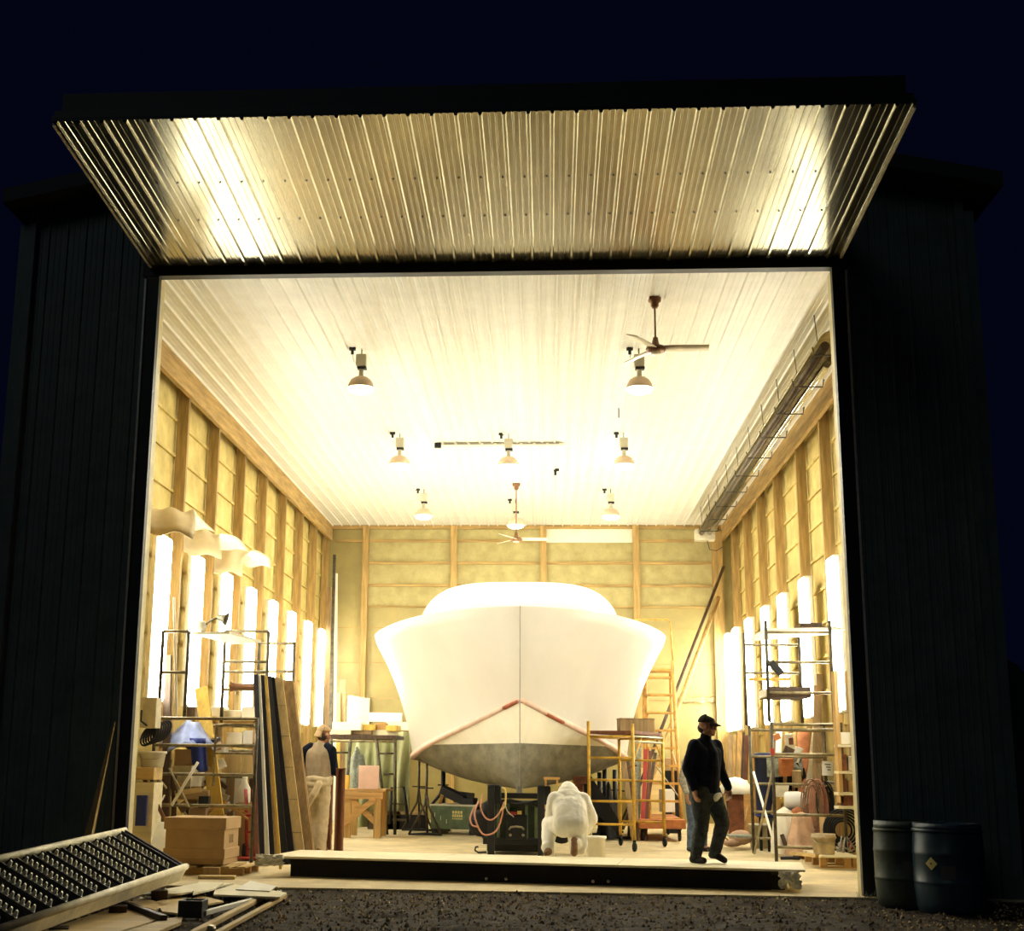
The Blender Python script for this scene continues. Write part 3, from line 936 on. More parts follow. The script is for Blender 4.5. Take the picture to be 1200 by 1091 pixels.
# jumble of fittings beside the uprights
b = MB(); b.lathe((-0.36, ty + 0.5, 0.45), [(0, 0), (0.16, 0), (0.2, 0.05), (0.2, 0.14), (0.14, 0.18), (0, 0.18)], 18, (0.2, -1, 0)); b.build('reel', 'rubber', tr)
b = MB(); b.lathe((0.86, ty + 0.4, 0.36), [(0.05, 0), (0.19, 0), (0.19, 0.10), (0.05, 0.10)], 16, (0, -1, 0)); b.build('reel', 'black_steel', tr)
for k, (m_, r_, pts) in enumerate((('hose_pink', 0.014, [(-0.36, .78), (-0.42, .60), (-0.36, .40), (-0.26, .30), (-0.10, .36), (-0.02, .55), (0.0, .70)]),
                                  ('hose_pink', 0.012, [(-0.30, .88), (-0.33, .70), (-0.26, .55), (-0.16, .52), (-0.05, .62), (0.02, .78)]),
                                  ('hose_yellow', 0.014, [(-0.02, .98), (0.035, .95), (0.04, .80), (0.02, .70), (-0.03, .66)]),
                                  ('hose_grey', 0.008, [(0.03, .74), (0.07, .64), (0.14, .58), (0.16, .56)]),
                                  ('hose_pink', 0.012, [(-0.42, .70), (-0.48, .55), (-0.45, .44), (-0.36, .42)]))):
    b = MB()
    sm = []
    for i in range(len(pts) - 1):
        for t_ in (0, .33, .66):
            p0, p1, p2, p3 = pts[max(i - 1, 0)], pts[i], pts[i + 1], pts[min(i + 2, len(pts) - 1)]
            sm.append(tuple(0.5 * (2 * p1[q] + (p2[q] - p0[q]) * t_ + (2 * p0[q] - 5 * p1[q] + 4 * p2[q] - p3[q]) * t_ ** 2 + (3 * p1[q] - p0[q] - 3 * p2[q] + p3[q]) * t_ ** 3) for q in (0, 1)))
    sm.append(pts[-1])
    b.tube([(x, ty - 0.09 - 0.015 * k, z) for x, z in sm], r_, 7)
    b.build('hose', m_, tr)
b = MB(); b.tube([(-0.24, ty - 0.07, 0.06), (-0.36, ty - 0.07, 0.05), (-0.41, ty - 0.07, 0.08), (-0.40, ty - 0.07, 0.13), (-0.36, ty - 0.07, 0.13)], 0.014); b.build('hook', 'black_steel', tr)
# little pale stool-shaped block on the right upright
c_ = at(657, 921, ty + 0.1)
b = MB(); b.box((c_.x - 0.13, ty, 1.12), (0.24, 0.2, 0.035)); b.box((c_.x - 0.22, ty, 1.06), (0.03, 0.18, 0.1)); b.box((c_.x - 0.05, ty, 1.06), (0.03, 0.18, 0.1))
single('wooden_block', 'small pale wooden block stand on top of the right trailer upright', 'block', b, 'pine_x', bev=0.004)

# ------------------------------------------------------------------ plywood platform across the doorway
DZ = 0.235
dk0, dk1 = fl(313, 1003, DZ), fl(944, 1019.5, DZ)
du = (dk1 - dk0).normalized(); dv = Vector((-du.y, du.x, 0)); dl = (dk1 - dk0).length
dk = thing('platform', 'low plywood platform lying across the doorway threshold', 'platform', (dk0 + dk1) / 2 + Vector((0, 0.5, -DZ)))
DR = Matrix((du, dv, Vector((0, 0, 1)))).transposed()
for k in range(3):
    L_ = dl / 3
    b = MB(); b.box(dk0 + du * (L_ * (k + .5)) + dv * 0.61 + Vector((0, 0, -0.012)), (L_ - 0.006, 1.22, 0.024), DR); b.build('plywood_sheet', 'ply_pale', dk, bev=0.003)
for off in (0.19, 0.6, 1.17):
    b = MB(); b.box(dk0 + du * (dl / 2) + dv * off + Vector((0, 0, -0.049)), (dl - 0.5, 0.05, 0.05), DR); b.build('joist', 'dark_wood', dk)
for s_ in (0.06, 0.27, 0.5, 0.73, 0.95):
    for off in (0.3, 1.0):
        p = dk0 + du * (dl * s_) + dv * off
        b = MB(); b.box((p.x, p.y, 0.08), (0.17, 0.16, 0.16), DR); b.build('block', 'black_steel', dk)
for px, py in ((570, 1030), (593, 1030), (695, 1033), (713, 1033)):
    p = at(px, py, dk0.y + (dk1.y - dk0.y) * (px - 313) / 631 + 0.13)
    b = MB(); b.lathe(p, [(0.0, 0.01), (0.016, 0.006), (0.02, 0)], 10, (0, -1, 0)); b.build('reflector', 'reflector', dk)
b = MB(); b.box(dk0 + du * (dl * 0.49) + dv * 0.16 + Vector((0, 0, -0.135)), (dl * 0.90, 0.03, 0.20), DR); b.build('shade_skirt', 'black_board', dk)  # black skirt added to block light leaking under the platform
# crumpled sheeting hanging off both ends
for nm, s_, lb in (('l', 0.0, 'crumpled pale sheeting bunched at the left end of the platform'), ('r', 0.972, 'crumpled plastic sheeting hanging under the right end of the platform')):
    o_ = dk0 + du * (dl * s_)
    b = MB()
    def cr(u, v, o_=o_, nm=nm):
        w = 0.34 if nm == 'l' else 0.22
        p = o_ + du * ((u - (0.35 if nm == 'l' else 0.5)) * w) + dv * (-0.03 - 0.05 * v)
        hz_ = (0.02 if nm == 'l' else -0.02) - (0.17 if nm == 'l' else 0.19) * v * (0.75 + 0.4 * noise.noise(Vector((u * 4, 7, s_))))
        q = Vector((noise.noise(Vector((u * 7, v * 5, 1))), noise.noise(Vector((u * 7, v * 5, 9))), 0)) * 0.055
        return p + q + Vector((0, 0, hz_))
    b.grid(cr, 26, 14)
    single('plastic_sheeting', lb, 'sheeting', b, 'sheet_plastic', mods=(('SOLIDIFY', dict(thickness=0.004)),))

# ================================================================== OUTSIDE, LEFT
D_, B_, C_ = Vector((-3.10, -0.80, 0.25)), Vector((-3.77, -0.58, 0.61)), Vector((-3.38, -4.96, 0.10))
e_ = (C_ - D_).normalized(); w_ = B_ - D_; w_ = w_ - e_ * w_.dot(e_); Wd = w_.length; w_.normalize()
up_ = e_.cross(w_)
if up_.z < 0: up_ = -up_
LEN = 4.3
st = thing('metal_staircase', 'pale metal staircase lying on the ground, dark toothed treads facing up', 'staircase', (-3.4, -2.6, -0.08))
for o_ in (D_, D_ + w_ * Wd):
    b = MB(); b.bar(o_ - up_ * 0.075, o_ + e_ * LEN - up_ * 0.075, 0.05, 0.15, up_); s_ = b.build('stringer', 'stringer', st, bev=0.008)
    b = MB(); b.tube([o_ - up_ * 0.005 - e_ * 0.02, o_ + e_ * LEN - up_ * 0.005], 0.034, 10); b.build('rim', 'stringer', s_)
for i in range(13):
    o_ = D_ + e_ * (0.28 + 0.31 * i) - up_ * 0.07
    b = MB(); b.bar(o_ + w_ * 0.03, o_ + w_ * (Wd - 0.03), 0.20, 0.025, (up_ * 0.75 + e_ * 0.66).normalized()); tr_ = b.build('tread', 'tread', st)
    b = MB(); b.bar(o_ + w_ * 0.03 + e_ * 0.10 + up_ * 0.035, o_ + w_ * (Wd - 0.03) + e_ * 0.10 + up_ * 0.035, 0.02, 0.05, up_); b.bar(o_ + w_ * 0.03 - e_ * 0.10 - up_ * 0.06, o_ + w_ * (Wd - 0.03) - e_ * 0.10 - up_ * 0.06, 0.02, 0.05, up_); b.build('nosing', 'tread', tr_)
    for row in (-0.055, 0.045):
        c = o_ + e_ * row + up_ * (0.012 + row * 0.8)
        n_, x0_, x1_ = 12, 0.07, Wd - 0.07
        poly = [c + w_ * x0_, c + w_ * x1_]
        for j in range(n_ - 1, -1, -1):
            a_ = x0_ + (x1_ - x0_) * (j + 0.85) / n_; m_ = x0_ + (x1_ - x0_) * (j + 0.25) / n_; z_ = x0_ + (x1_ - x0_) * j / n_
            poly += [c + w_ * a_ + up_ * 0.010, c + w_ * (a_ - 0.010) + up_ * 0.052, c + w_ * (m_ + 0.004) + up_ * 0.046, c + w_ * (z_ + 0.006) + up_ * 0.010]
        b = MB(); b.prism(poly, e_ * 0.022)
        b.build('tooth_strip', 'tread_teeth', tr_)
for k in (0.05, 0.15):
    b = MB(); b.tube([D_ + e_ * k + w_ * 0.02, D_ + e_ * k + w_ * (Wd - 0.02)], 0.022); b.build('cross_tube', 'black_steel', st)
for k, lb in ((0.5, 'dark timber block propping the near stair stringer beside the cardboard box'), (1.6, 'middle dark timber block under the near stair stringer'), (2.9, 'dark timber block under the near stair stringer closest to the yard edge')):
    c = D_ + e_ * k - up_ * 0.2
    b = MB(); h_ = max(0.05, c.z + 0.1); b.box((c.x, c.y, -0.1 + h_ / 2), (0.16, 0.18, h_), (0, 0, 0.3)); single('timber_block', lb, 'block', b, 'dark_wood', 'blocks under the staircase', bev=0.006)
for k, lb in ((0.8, 'dark trestle block under the far stair stringer near the box'), (3.2, 'dark trestle block under the far stair stringer by the left wall')):
    c = D_ + w_ * Wd + e_ * k - up_ * 0.2
    b = MB(); h_ = max(0.05, c.z + 0.1); b.box((c.x, c.y, -0.1 + h_ / 2), (0.16, 0.18, h_)); single('timber_block', lb, 'block', b, 'dark_wood', 'blocks under the staircase', bev=0.006)

# long tapered offcut leaning on the siding
b = MB()
pA, pB = at(133.5, 846, -0.10), at(98, 985, -0.42)
bot = fl(96, 1002, -0.08); bot = Vector((pB.x - 0.06, -0.45, -0.08))
b.prism([Vector((bot.x - 0.05, bot.y, bot.z)), Vector((bot.x + 0.09, bot.y, bot.z)), Vector((bot.x + 0.13, bot.y + 0.07, 0.55)), pA + Vector((0.012, 0, 0)), pA], (0, 0.022, 0))
single('leaning_offcut', 'long tapered wooden offcut leaning against the dark left siding', 'board', b, 'pine_z')

# cardboard box with lid on pallet wood
def rot2(cx, cy, ang):
    c, s = math.cos(ang), math.sin(ang)
    return lambda x, y, z: Vector((cx + x * c - y * s, cy + x * s + y * c, z))
fA, fB, bB = fl(194, 1022, 0.0), fl(263, 1026, 0.0), fl(286, 1012, 0.0)
fA = at(194, 1022, 1.35); fB = at(262, 1024, 1.25)
wx = 0.74
bc = (fA + fB) / 2
ang = -0.05
f_ = rot2(bc.x, bc.y + 0.30, ang)
hb = at(230, 958, 1.3).z
RB = Matrix.Rotation(ang, 3, 'Z')
wd = (fB - fA).length
wd = abs(fB.x - fA.x)
cb = thing('cardboard_box', 'big lidded cardboard box on a pallet beside the fallen staircase', 'box', (bc.x, bc.y + 0.3, 0.1))
b = MB(); b.box(f_(0, 0, 0.115 + (hb - 0.16) / 2), (wd, 0.62, hb - 0.16), RB); b.build('body', 'card', cb, bev=0.008)
b = MB(); b.box(f_(0, 0, hb - 0.07), (wd + 0.04, 0.66, 0.14), RB); b.build('lid', 'card', cb, bev=0.008)
b = MB(); b.box(f_(0, 0, 0.24), (wd + 0.03, 0.65, 0.12), RB); b.build('band', 'card', cb, bev=0.006)
b = MB()
for k in range(3): b.box(f_(wd / 2 + 0.003, -0.08 + 0.07 * k, hb * 0.62), (0.004, 0.03, 0.10), RB)
b.build('printed_mark', 'ply_brown', cb)
pa = thing('wooden_pallet', 'weathered wooden pallet under the big lidded cardboard box', 'pallet', (bc.x, bc.y + 0.3, 0))
for y_ in (-0.33, 0.0, 0.33):
    b = MB(); b.box(f_(0.1, y_, 0.045), (wd + 0.32, 0.07, 0.075), RB); b.build('runner', 'pine_x', pa)
for k in range(6):
    b = MB(); b.box(f_(-wd / 2 - 0.02 + (wd + 0.26) * k / 5, 0, 0.097), (0.11, 0.78, 0.018), RB); b.build('deck_board', 'pine_y', pa)
p_ = fl(263, 1027, 0.0); b = MB(); b.box((p_.x, 0.75, 0.02), (0.42, 0.16, 0.035), (0, 0, 0.1)); single('plank_offcut', 'thick short plank on the slab in front of the box', 'board', b, 'ply', bev=0.004)
p_ = at(250, 1020, 0.95); b = MB(); b.box((p_.x - 0.03, 0.98, 0.06), (0.2, 0.12, 0.1), (0, 0, 0.2)); single('wooden_block', 'square wooden block against the pallet below the box', 'block', b, 'ply_brown', bev=0.004)

# scrap boards strewn over the gravel by the doorway
def scrap(lb, quad, z, m, th=0.018, name='scrap_board'):
    pts = [fl(px, py, z) for px, py in quad]
    b = MB(); b.prism(pts, (0, 0, -th))
    return single(name, lb, 'board', b, m, 'scrap boards on the ground')
scrap('long pale plywood strip lying on gravel below the pallet', [(160, 1048), (212, 1047), (273, 1035), (235, 1034)], 0.02, 'ply_pale')
scrap('pale square of plywood resting across the long strip', [(226, 1047), (233, 1033), (262, 1034), (252, 1041)], 0.04, 'ply_pale')
scrap('wide pale plywood sheet lying by the slab edge', [(252, 1043), (276, 1036), (336, 1046), (328, 1051), (250, 1048)], 0.022, 'ply_pale')
scrap('small white sheet lying on top of the wide plywood', [(276, 1042), (293, 1032), (324, 1038), (316, 1044)], 0.034, 'white_board', 0.01)
scrap('square tan plywood offcut left of the steel tube', [(184, 1056), (209, 1049), (233, 1056), (216, 1071), (190, 1068)], -0.03, 'ply')
scrap('flat tan offcut behind the steel tube', [(218, 1056), (236, 1049), (262, 1056), (238, 1060)], -0.02, 'ply')
wk = [((100, 1091), (60, 1100), (152, 1066), (190, 1078), (168, 1091)), ]
scrap('nearest grey-tan board of the plank walkway at the yard edge', [(28, 1098), (150, 1058), (193, 1075), (80, 1110)], -0.045, 'ply', 0.03)
scrap('second board of the plank walkway, beside the steel tube', [(96, 1108), (195, 1076), (214, 1074), (212, 1080), (150, 1106)], -0.04, 'ply', 0.03)
scrap('worn board with a split edge under the black bar', [(150, 1058), (166, 1051), (195, 1060), (182, 1066)], -0.03, 'ply', 0.02)
board('steel_bar', 'black steel bar lying across the plank walkway', 'bar', fl(141, 1057, -0.02), fl(192, 1076, -0.02), 0.06, 0.05, 'black_steel', (0, 0, 1))
b = MB(); c = fl(226, 1067, 0.0)
for dx, dy, sx, sy in ((-0.1, 0, 0.02, 0.2), (0.1, 0, 0.02, 0.2), (0, -0.1, 0.22, 0.02), (0, 0.1, 0.22, 0.02)): b.box((c.x + dx, c.y + dy, 0.02), (sx, sy, 0.15))
single('steel_tube', 'short square black steel tube standing on end among the boards', 'tube', b, 'black_steel', bev=0.004)
board('white_batten', 'white painted batten lying beside the steel tube', 'batten', fl(239, 1070, -0.02), fl(328, 1046, -0.02), 0.05, 0.04, 'white_board', (0, 0, 1))
board('pole', 'long round-edged wooden pole lying on gravel, nearer the boards', 'pole', fl(222, 1096, -0.04), fl(305, 1053, -0.03), 0.06, 0.05, 'pine_y', (0, 0, 1), bev=0.012)
board('pole', 'long thin wooden stick lying on gravel, rightmost of the scraps', 'pole', fl(250, 1096, -0.05), fl(334, 1050, -0.04), 0.05, 0.035, 'pine_y', (0, 0, 1))
b = MB(); c = fl(243, 1088, -0.05); b.lathe((c.x, c.y, -0.075), [(0.0, 0.005), (0.07, 0.005), (0.075, 0.02), (0.065, 0.05), (0.02, 0.055), (0, 0.055)], 18); single('round_tin', 'round dull tin lying on the gravel by the poles', 'tin', b, 'galv')

# ================================================================== OUTSIDE, RIGHT: plastic barrels
def barrel(name, label, x, y, m, lab=True, r=0.29, h=0.9):
    z = -0.075
    t = thing(name, label, 'barrel', (x, y, z), 'plastic drums by the right wall')
    pr = [(0.0, 0.0), (r * .86, 0.0), (r * .93, 0.04), (r * .96, 0.10), (r, 0.26), (r * 1.0, 0.29), (r * 1.02, 0.30), (r * 1.0, 0.31), (r, 0.56), (r * 1.02, 0.575), (r, 0.59), (r * .965, 0.78), (r * .93, 0.85), (r * .96, 0.87), (r * .96, h), (r * .9, h), (r * .88, h - 0.05), (0.0, h - 0.06)]
    b = MB(); b.lathe((x, y, z), pr, 32); b.build('drum', m, t)
    b = MB(); b.lathe((x, y, z), [(r * .955, h - 0.02), (r * 1.0, h - 0.018), (r * 1.0, h + 0.012), (r * .95, h + 0.014)], 32); b.build('rim', m, t)
    for k in (0.5, -0.5):
        b = MB(); b.lathe((x + k * r, y - 0.05, z + h - 0.06), [(0.0, 0.03), (0.03, 0.03), (0.035, 0.0)], 12); b.build('bung', 'black_steel', t)
    return t
def sticker(t, x, y, z, r, a0, a1, z0, z1, m, name, rot=0):
    b = MB()
    def fn(u, v):
        uu, vv = u - .5, v - .5
        if rot: uu, vv = (uu - vv) * 0.7, (uu + vv) * 0.7
        a = (a0 + a1) / 2 + uu * (a1 - a0)
        return Vector((x + r * math.cos(a), y + r * math.sin(a), z + (z0 + z1) / 2 + vv * (z1 - z0)))
    b.grid(fn, 6, 4); return b.build(name, m, t)
bx1, bx2 = at(1061, 1056, -0.36).x, at(1115, 1060, -0.80).x
b1 = barrel('plastic_drum', 'greenish plastic drum nearest the doorway, partly behind the wide blue drum', bx1, -0.36, 'barrel_green', h=0.78)
b2 = barrel('plastic_drum', 'wide dark blue drum in front with a yellow diamond sticker', bx2, -0.80, 'barrel', r=0.345, h=0.80)
x, y = bx2, -0.80
sticker(b2, x, y, -0.075, 0.352, R(-141), R(-126), 0.44, 0.53, 'label_yellow', 'hazard_diamond', 1)
sticker(b2, x, y, -0.075, 0.355, R(-135), R(-132), 0.475, 0.495, 'ink', 'hazard_symbol')
sticker(b2, x, y, -0.075, 0.352, R(-118), R(-96), 0.34, 0.47, 'label_dim', 'paper_label')
for k in range(4): sticker(b2, x, y, -0.075, 0.354, R(-116), R(-98 - 2 * k), 0.36 + 0.028 * k, 0.37 + 0.028 * k, 'ink', 'label_line')
sticker(b1, bx1, -0.36, -0.075, 0.296, R(-105), R(-70), 0.34, 0.48, 'label_dim', 'paper_label')
b = MB(); c = fl(1055, 1062, -0.08)
b.grid(lambda u, v: Vector((c.x + (u - .5) * 0.16, c.y + (v - .5) * 0.2, -0.065 + 0.05 * noise.noise(Vector((u * 4, v * 4, 0))) + 0.02)), 8, 8)
single('litter', 'scrap of pale litter on the gravel in front of the drums', 'litter', b, 'label_white', mods=(('SOLIDIFY', dict(thickness=0.003)),))
b = MB(); c = fl(1197, 1043, -0.08); b.box((c.x, c.y, -0.02), (0.22, 0.2, 0.12)); single('pale_block', 'small pale block on the ground at the far right edge', 'block', b, 'lamp_grey', bev=0.01)
b = MB()
for k in range(16):
    x0 = at(1016, 1050, -0.12).x + rnd.uniform(-0.10, 0.14); a = rnd.uniform(-0.7, 0.7)
    b.tube([(x0, -0.13, -0.08), (x0 + a * 0.05, -0.14, -0.02), (x0 + a * 0.14, -0.16, 0.03 + rnd.random() * 0.05)], [0.005, 0.004, 0.001], 4)
tag(b.build('weeds', 'tool_green', None), 'tuft of weeds at the foot of the right door frame', 'weeds', kind='stuff')

# ================================================================== SCAFFOLDS
def scaffold_frame(par, x0, x1, y, z0, z1, rungs, m='scaf_steel', r=0.024, mp='scaf_dark'):
    for x in (x0, x1):
        b = MB(); b.tube([(x, y, z0), (x, y, z1)], r, 10); b.build('post', mp, par)
    for z in rungs:
        b = MB(); b.tube([(x0, y, z), (x1, y, z)], r * 0.85, 8); b.build('rung', m, par)

# left tower
ya, yb = 2.75, 4.55
xl = at(180, 880, ya).x; xr = at(300, 880, ya).x
zs = [at(240, p, ya).z for p in (842, 873.5, 907.5, 944)]
t = thing('scaffold_tower', 'steel scaffold tower against the left wall near the doorway', 'scaffold', ((xl + xr) / 2, 3.65, 0))
ztop = at(190, 739, ya).z
scaffold_frame(t, xl, xr, ya, 0.0, zs[0] + 0.02, zs)
scaffold_frame(t, xl + 0.02, xr - 0.02, yb, 0.0, zs[0], [z - 0.05 for z in zs])
scaffold_frame(t, xl + 0.01, xl + 0.36, ya + 0.1, zs[0], ztop, [ztop, ztop - 0.55])
zt2 = at(300, 739, yb).z
x0b, x1b = at(262, 745, yb).x, at(313, 745, yb).x
scaffold_frame(t, x0b, x1b, yb + 0.1, zs[0], zt2, [zt2, at(300, 775, yb).z, at(300, 787, yb).z, at(300, 808, yb).z])
for z in (zs[0], zs[1] - 0.02):
    b = MB(); b.tube([(xr - 0.04, ya, z - 0.08), (xr - 0.55, ya, z - 0.08), (xr - 0.55, ya, z - 0.5)], 0.018, 8); b.build('gusset', 'scaf_steel', t)
for p, q in (((xl, ya, zs[2] + 0.05), (xl + 0.1, yb, zs[3] - 0.3)), ((xl, ya, 0.55), (xl + 0.05, yb, 1.5))):
    b = MB(); b.tube([p, q], 0.016, 8); b.build('brace', 'galv', t)
b = MB(); b.tube([at(232, 893, ya - 0.1), at(201, 944, ya - 0.1)], 0.02, 8); b.build('brace', 'white_plastic', t)
b = MB(); b.tube([at(198, 900, ya - 0.06), at(222, 946, ya - 0.06)], 0.015, 8); b.build('brace', 'galv', t)
# far frame with a single tall post
t = thing('rear_scaffold', 'second scaffold frame standing behind the leaning boards on the left', 'scaffold', (at(335, 800, 6.3).x, 6.3, 0))
scaffold_frame(t, at(302, 800, 6.3).x, at(343.5, 800, 6.3).x, 6.3, 0, at(343, 752, 6.3).z, [at(330, p, 6.3).z for p in (754, 787, 842, 850, 876)])
# plank deck on the tower with a work lamp and jug
pz = at(260, 748, 3.7).z
pl = at(229, 742, 3.3); pr_ = at(291, 756, 4.1)
b = MB(); b.prism([Vector((pl.x, 3.15, pz)), Vector((pl.x + 0.55, 3.0, pz)), Vector((pr_.x + 0.12, 4.4, pz)), Vector((pr_.x - 0.4, 4.7, pz))], (0, 0, 0.035))
single('scaffold_plank', 'broad plank laid on the upper rails of the left scaffold tower', 'plank', b, 'lamp_grey')
c = at(233, 727, 3.5)
wl = thing('clamp_lamp', 'small bell shaped clamp lamp perched on the left scaffold plank', 'lamp', (c.x, 3.5, pz + 0.035))
b = MB(); b.ball((c.x, 3.5, pz + 0.15), (0.12, 0.09, 0.10), 14, 8); b.box((c.x - 0.03, 3.5, pz + 0.07), (0.16, 0.12, 0.07)); b.build('base', 'hose_grey', wl)
b = MB(); b.tube([(c.x + 0.08, 3.5, pz + 0.15), (c.x + 0.18, 3.5, pz + 0.24), (c.x + 0.28, 3.5, pz + 0.27)], 0.014, 8); b.build('arm', 'scaf_dark', wl)
b = MB(); b.lathe((c.x + 0.26, 3.5, pz + 0.28), [(0.02, 0), (0.04, 0.03), (0.06, 0.10), (0.10, 0.14), (0.09, 0.14), (0.04, 0.06)], 16, (1, 0, -0.25)); b.build('bell', 'scaf_dark', wl)

# right tower
ya, yb = 4.75, 6.9
xl, xr = at(907, 930, ya).x, 4.84
xl2, xr2 = at(881, 930, yb).x, min(5.02, at(981, 930, yb).x)
t = thing('scaffold_tower', 'steel scaffold tower against the right wall beside the pallet and hoses', 'scaffold', ((xl + xr) / 2, 5.8, 0))
scaffold_frame(t, xl, xr, ya, 0, at(905, 846, ya).z, [at(930, p, ya).z for p in (849, 855, 884, 955, 1007 - 14)])
scaffold_frame(t, xl2, xr2, yb, 0, at(880, 850, yb).z, [at(930, p, yb).z for p in (856, 887, 919, 952, 983)])
scaffold_frame(t, at(899.5, 790, ya).x, at(975, 790, ya).x, ya, at(905, 846, ya).z, at(899, 727, ya).z, [at(930, p, ya).z for p in (741, 776, 812)])
scaffold_frame(t, at(873, 790, yb).x, at(938, 790, yb).x, yb, at(880, 850, yb).z, at(875, 742, yb).z, [at(930, p, yb).z for p in (756, 789)])
b = MB(); b.tube([at(883, 905, yb - 0.1), at(910, 998, ya + 0.1)], 0.02, 8); b.build('brace', 'white_plastic', t)
b = MB(); b.tube([at(906, 900, ya + 0.05), at(884, 1000, yb - 0.3)], 0.018, 8); b.build('brace', 'galv', t)
b = MB(); b.box((xl, ya, at(905, 881, ya).z), (0.05, 0.05, 0.10)); b.build('coupler', 'red_paint', t)
# planks and trays on the right tower
z_ = at(930, 742, ya + 0.5).z
b = MB(); b.prism([Vector((xl - 0.02, ya + 0.2, z_)), Vector((xl + 1.2, ya - 0.05, z_)), Vector((xl + 1.2, ya + 0.5, z_)), Vector((xl + 0.02, ya + 1.9, z_))], (0, 0, 0.04))
single('scaffold_plank', 'pale plank laid on the top rails of the right scaffold tower', 'plank', b, 'white_board')
p = at(953, 733, ya + 0.3)
b = MB(); b.bar((p.x - 0.28, ya + 0.3, z_ + 0.055), (p.x + 0.33, ya + 0.2, z_ + 0.045), 0.24, 0.03); b.bar((p.x - 0.2, ya + 0.3, z_ + 0.10), (p.x + 0.12, ya + 0.25, z_ + 0.095), 0.2, 0.05)
single('dark_board', 'stack of short dark boards on the upper right scaffold plank', 'board', b, 'dark_wood', bev=0.004)
z_ = at(925, 818, ya + 0.3).z
cx_ = at(922, 810, ya + 0.3).x
ty_ = thing('work_tray', 'long dark tray with turned up sides on the right scaffold', 'tray', (cx_, ya + 0.5, z_))
b = MB(); b.box((cx_, ya + 0.5, z_ + 0.012), (0.60, 0.9, 0.024)); b.build('tray_base', 'dark_wood', ty_)
for y_ in (ya + 0.05, ya + 0.95):
    b = MB(); b.box((cx_, y_, z_ + 0.08), (0.60, 0.022, 0.14), (0.15 if y_ > ya + 0.5 else -0.15, 0, 0)); b.build('tray_side', 'dark_wood', ty_)
b = MB(); b.box((cx_ - 0.30, ya + 0.5, z_ + 0.07), (0.02, 0.9, 0.12), (0, 0.2, 0)); b.build('tray_end', 'lamp_grey', ty_)
p0_, p1_ = at(903, 776, ya - 0.08), at(916, 790, ya - 0.08)
b = MB(); b.bar(p0_, p1_, 0.09, 0.12, (0, -1, 0)); b.tube([p0_ + Vector((-0.02, 0, 0.02)), p0_ + Vector((-0.05, 0.05, 0.03))], 0.012)
single('flood_lamp', 'small black work lamp clipped to the right scaffold post', 'lamp', b, 'black_steel', bev=0.01)
# yellow wall of the plank behind the tray
board('scaffold_plank', 'yellow plank lying level behind the dark tray on the right scaffold', 'plank', at(878, 796, yb), at(925, 796, yb), 0.24, 0.04, 'yellow_wood', (0, 0, 1))

# yellow rolling baker scaffold in front of the boat
posts = [(690, 858, 985, 7.1), (742, 850, 998, 6.9), (726, 860, 990, 8.5), (777, 868, 992, 8.3)]
P = []
for px, pt, pb, y in posts:
    P.append((at(px, 900, y).x, y))
t = thing('rolling_scaffold', 'yellow rolling scaffold on castors in front of the hull on the right', 'scaffold', (P[1][0] - 0.1, 7.7, 0))
zt = [at(posts[i][0], (845, 848, 862, 862)[i], posts[i][3]).z for i in range(4)]
for i, (x, y) in enumerate(P):
    b = MB(); b.tube([(x, y, 0.16), (x, y, zt[i])], 0.027, 10); b.build('post', 'scaf_yellow', t)
    b = MB(); b.lathe((x - 0.02, y - 0.03, 0.075), [(0, 0), (0.06, 0), (0.075, 0.012), (0.075, 0.032), (0.06, 0.044), (0, 0.044)], 16, (1, 0.3, 0)); b.box((x, y, 0.14), (0.05, 0.06, 0.07)); b.build('castor', 'rubber', t)
def ladder_end(i, j, zs_, m='scaf_yellow'):
    for z in zs_:
        b = MB(); b.tube([(P[i][0], P[i][1], z), (P[j][0], P[j][1], z)], 0.018, 8); b.build('rung', m, t)
ladder_end(0, 1, [at(715, p, 7.0).z for p in (863, 888, 914, 939, 966)])
ladder_end(2, 3, [at(750, p, 8.4).z for p in (866, 891, 915, 938, 963)])
ladder_end(1, 3, [at(760, p, 7.6).z for p in (864, 870)], 'galv')
ladder_end(0, 2, [at(706, p, 7.6).z for p in (864,)])
zdk = at(715, 861, 7.7).z
for (i, dx) in ((1, 0.0), (3, 0.0)):
    x, y = P[i]; x2, y2 = P[3 if i == 1 else 1]
    b = MB(); b.tube([(x, y, zdk - 0.45), (x + (x2 - x) * 0.3, y + (y2 - y) * 0.3, zdk - 0.03)], 0.014, 8); b.build('knee_brace', 'scaf_yellow', t)
b = MB(); q = [Vector((P[k][0], P[k][1], zdk)) for k in (0, 1, 3, 2)]; b.prism(q, (0, 0, 0.05))
single('scaffold_plank', 'reddish plank deck on top of the yellow rolling scaffold', 'plank', b, 'red_wood')
c = at(745, 855, 8.0); 
b = MB(); b.box((c.x, 8.0, zdk + 0.05 + 0.11), (0.58, 0.32, 0.22), (0, 0, 0.12)); b.box((c.x, 8.0, zdk + 0.05 + 0.222), (0.60, 0.34, 0.012), (0, 0, 0.12))
single('wooden_crate', 'worn brown wooden crate sitting on the yellow rolling scaffold', 'crate', b, 'ply_brown', bev=0.006)

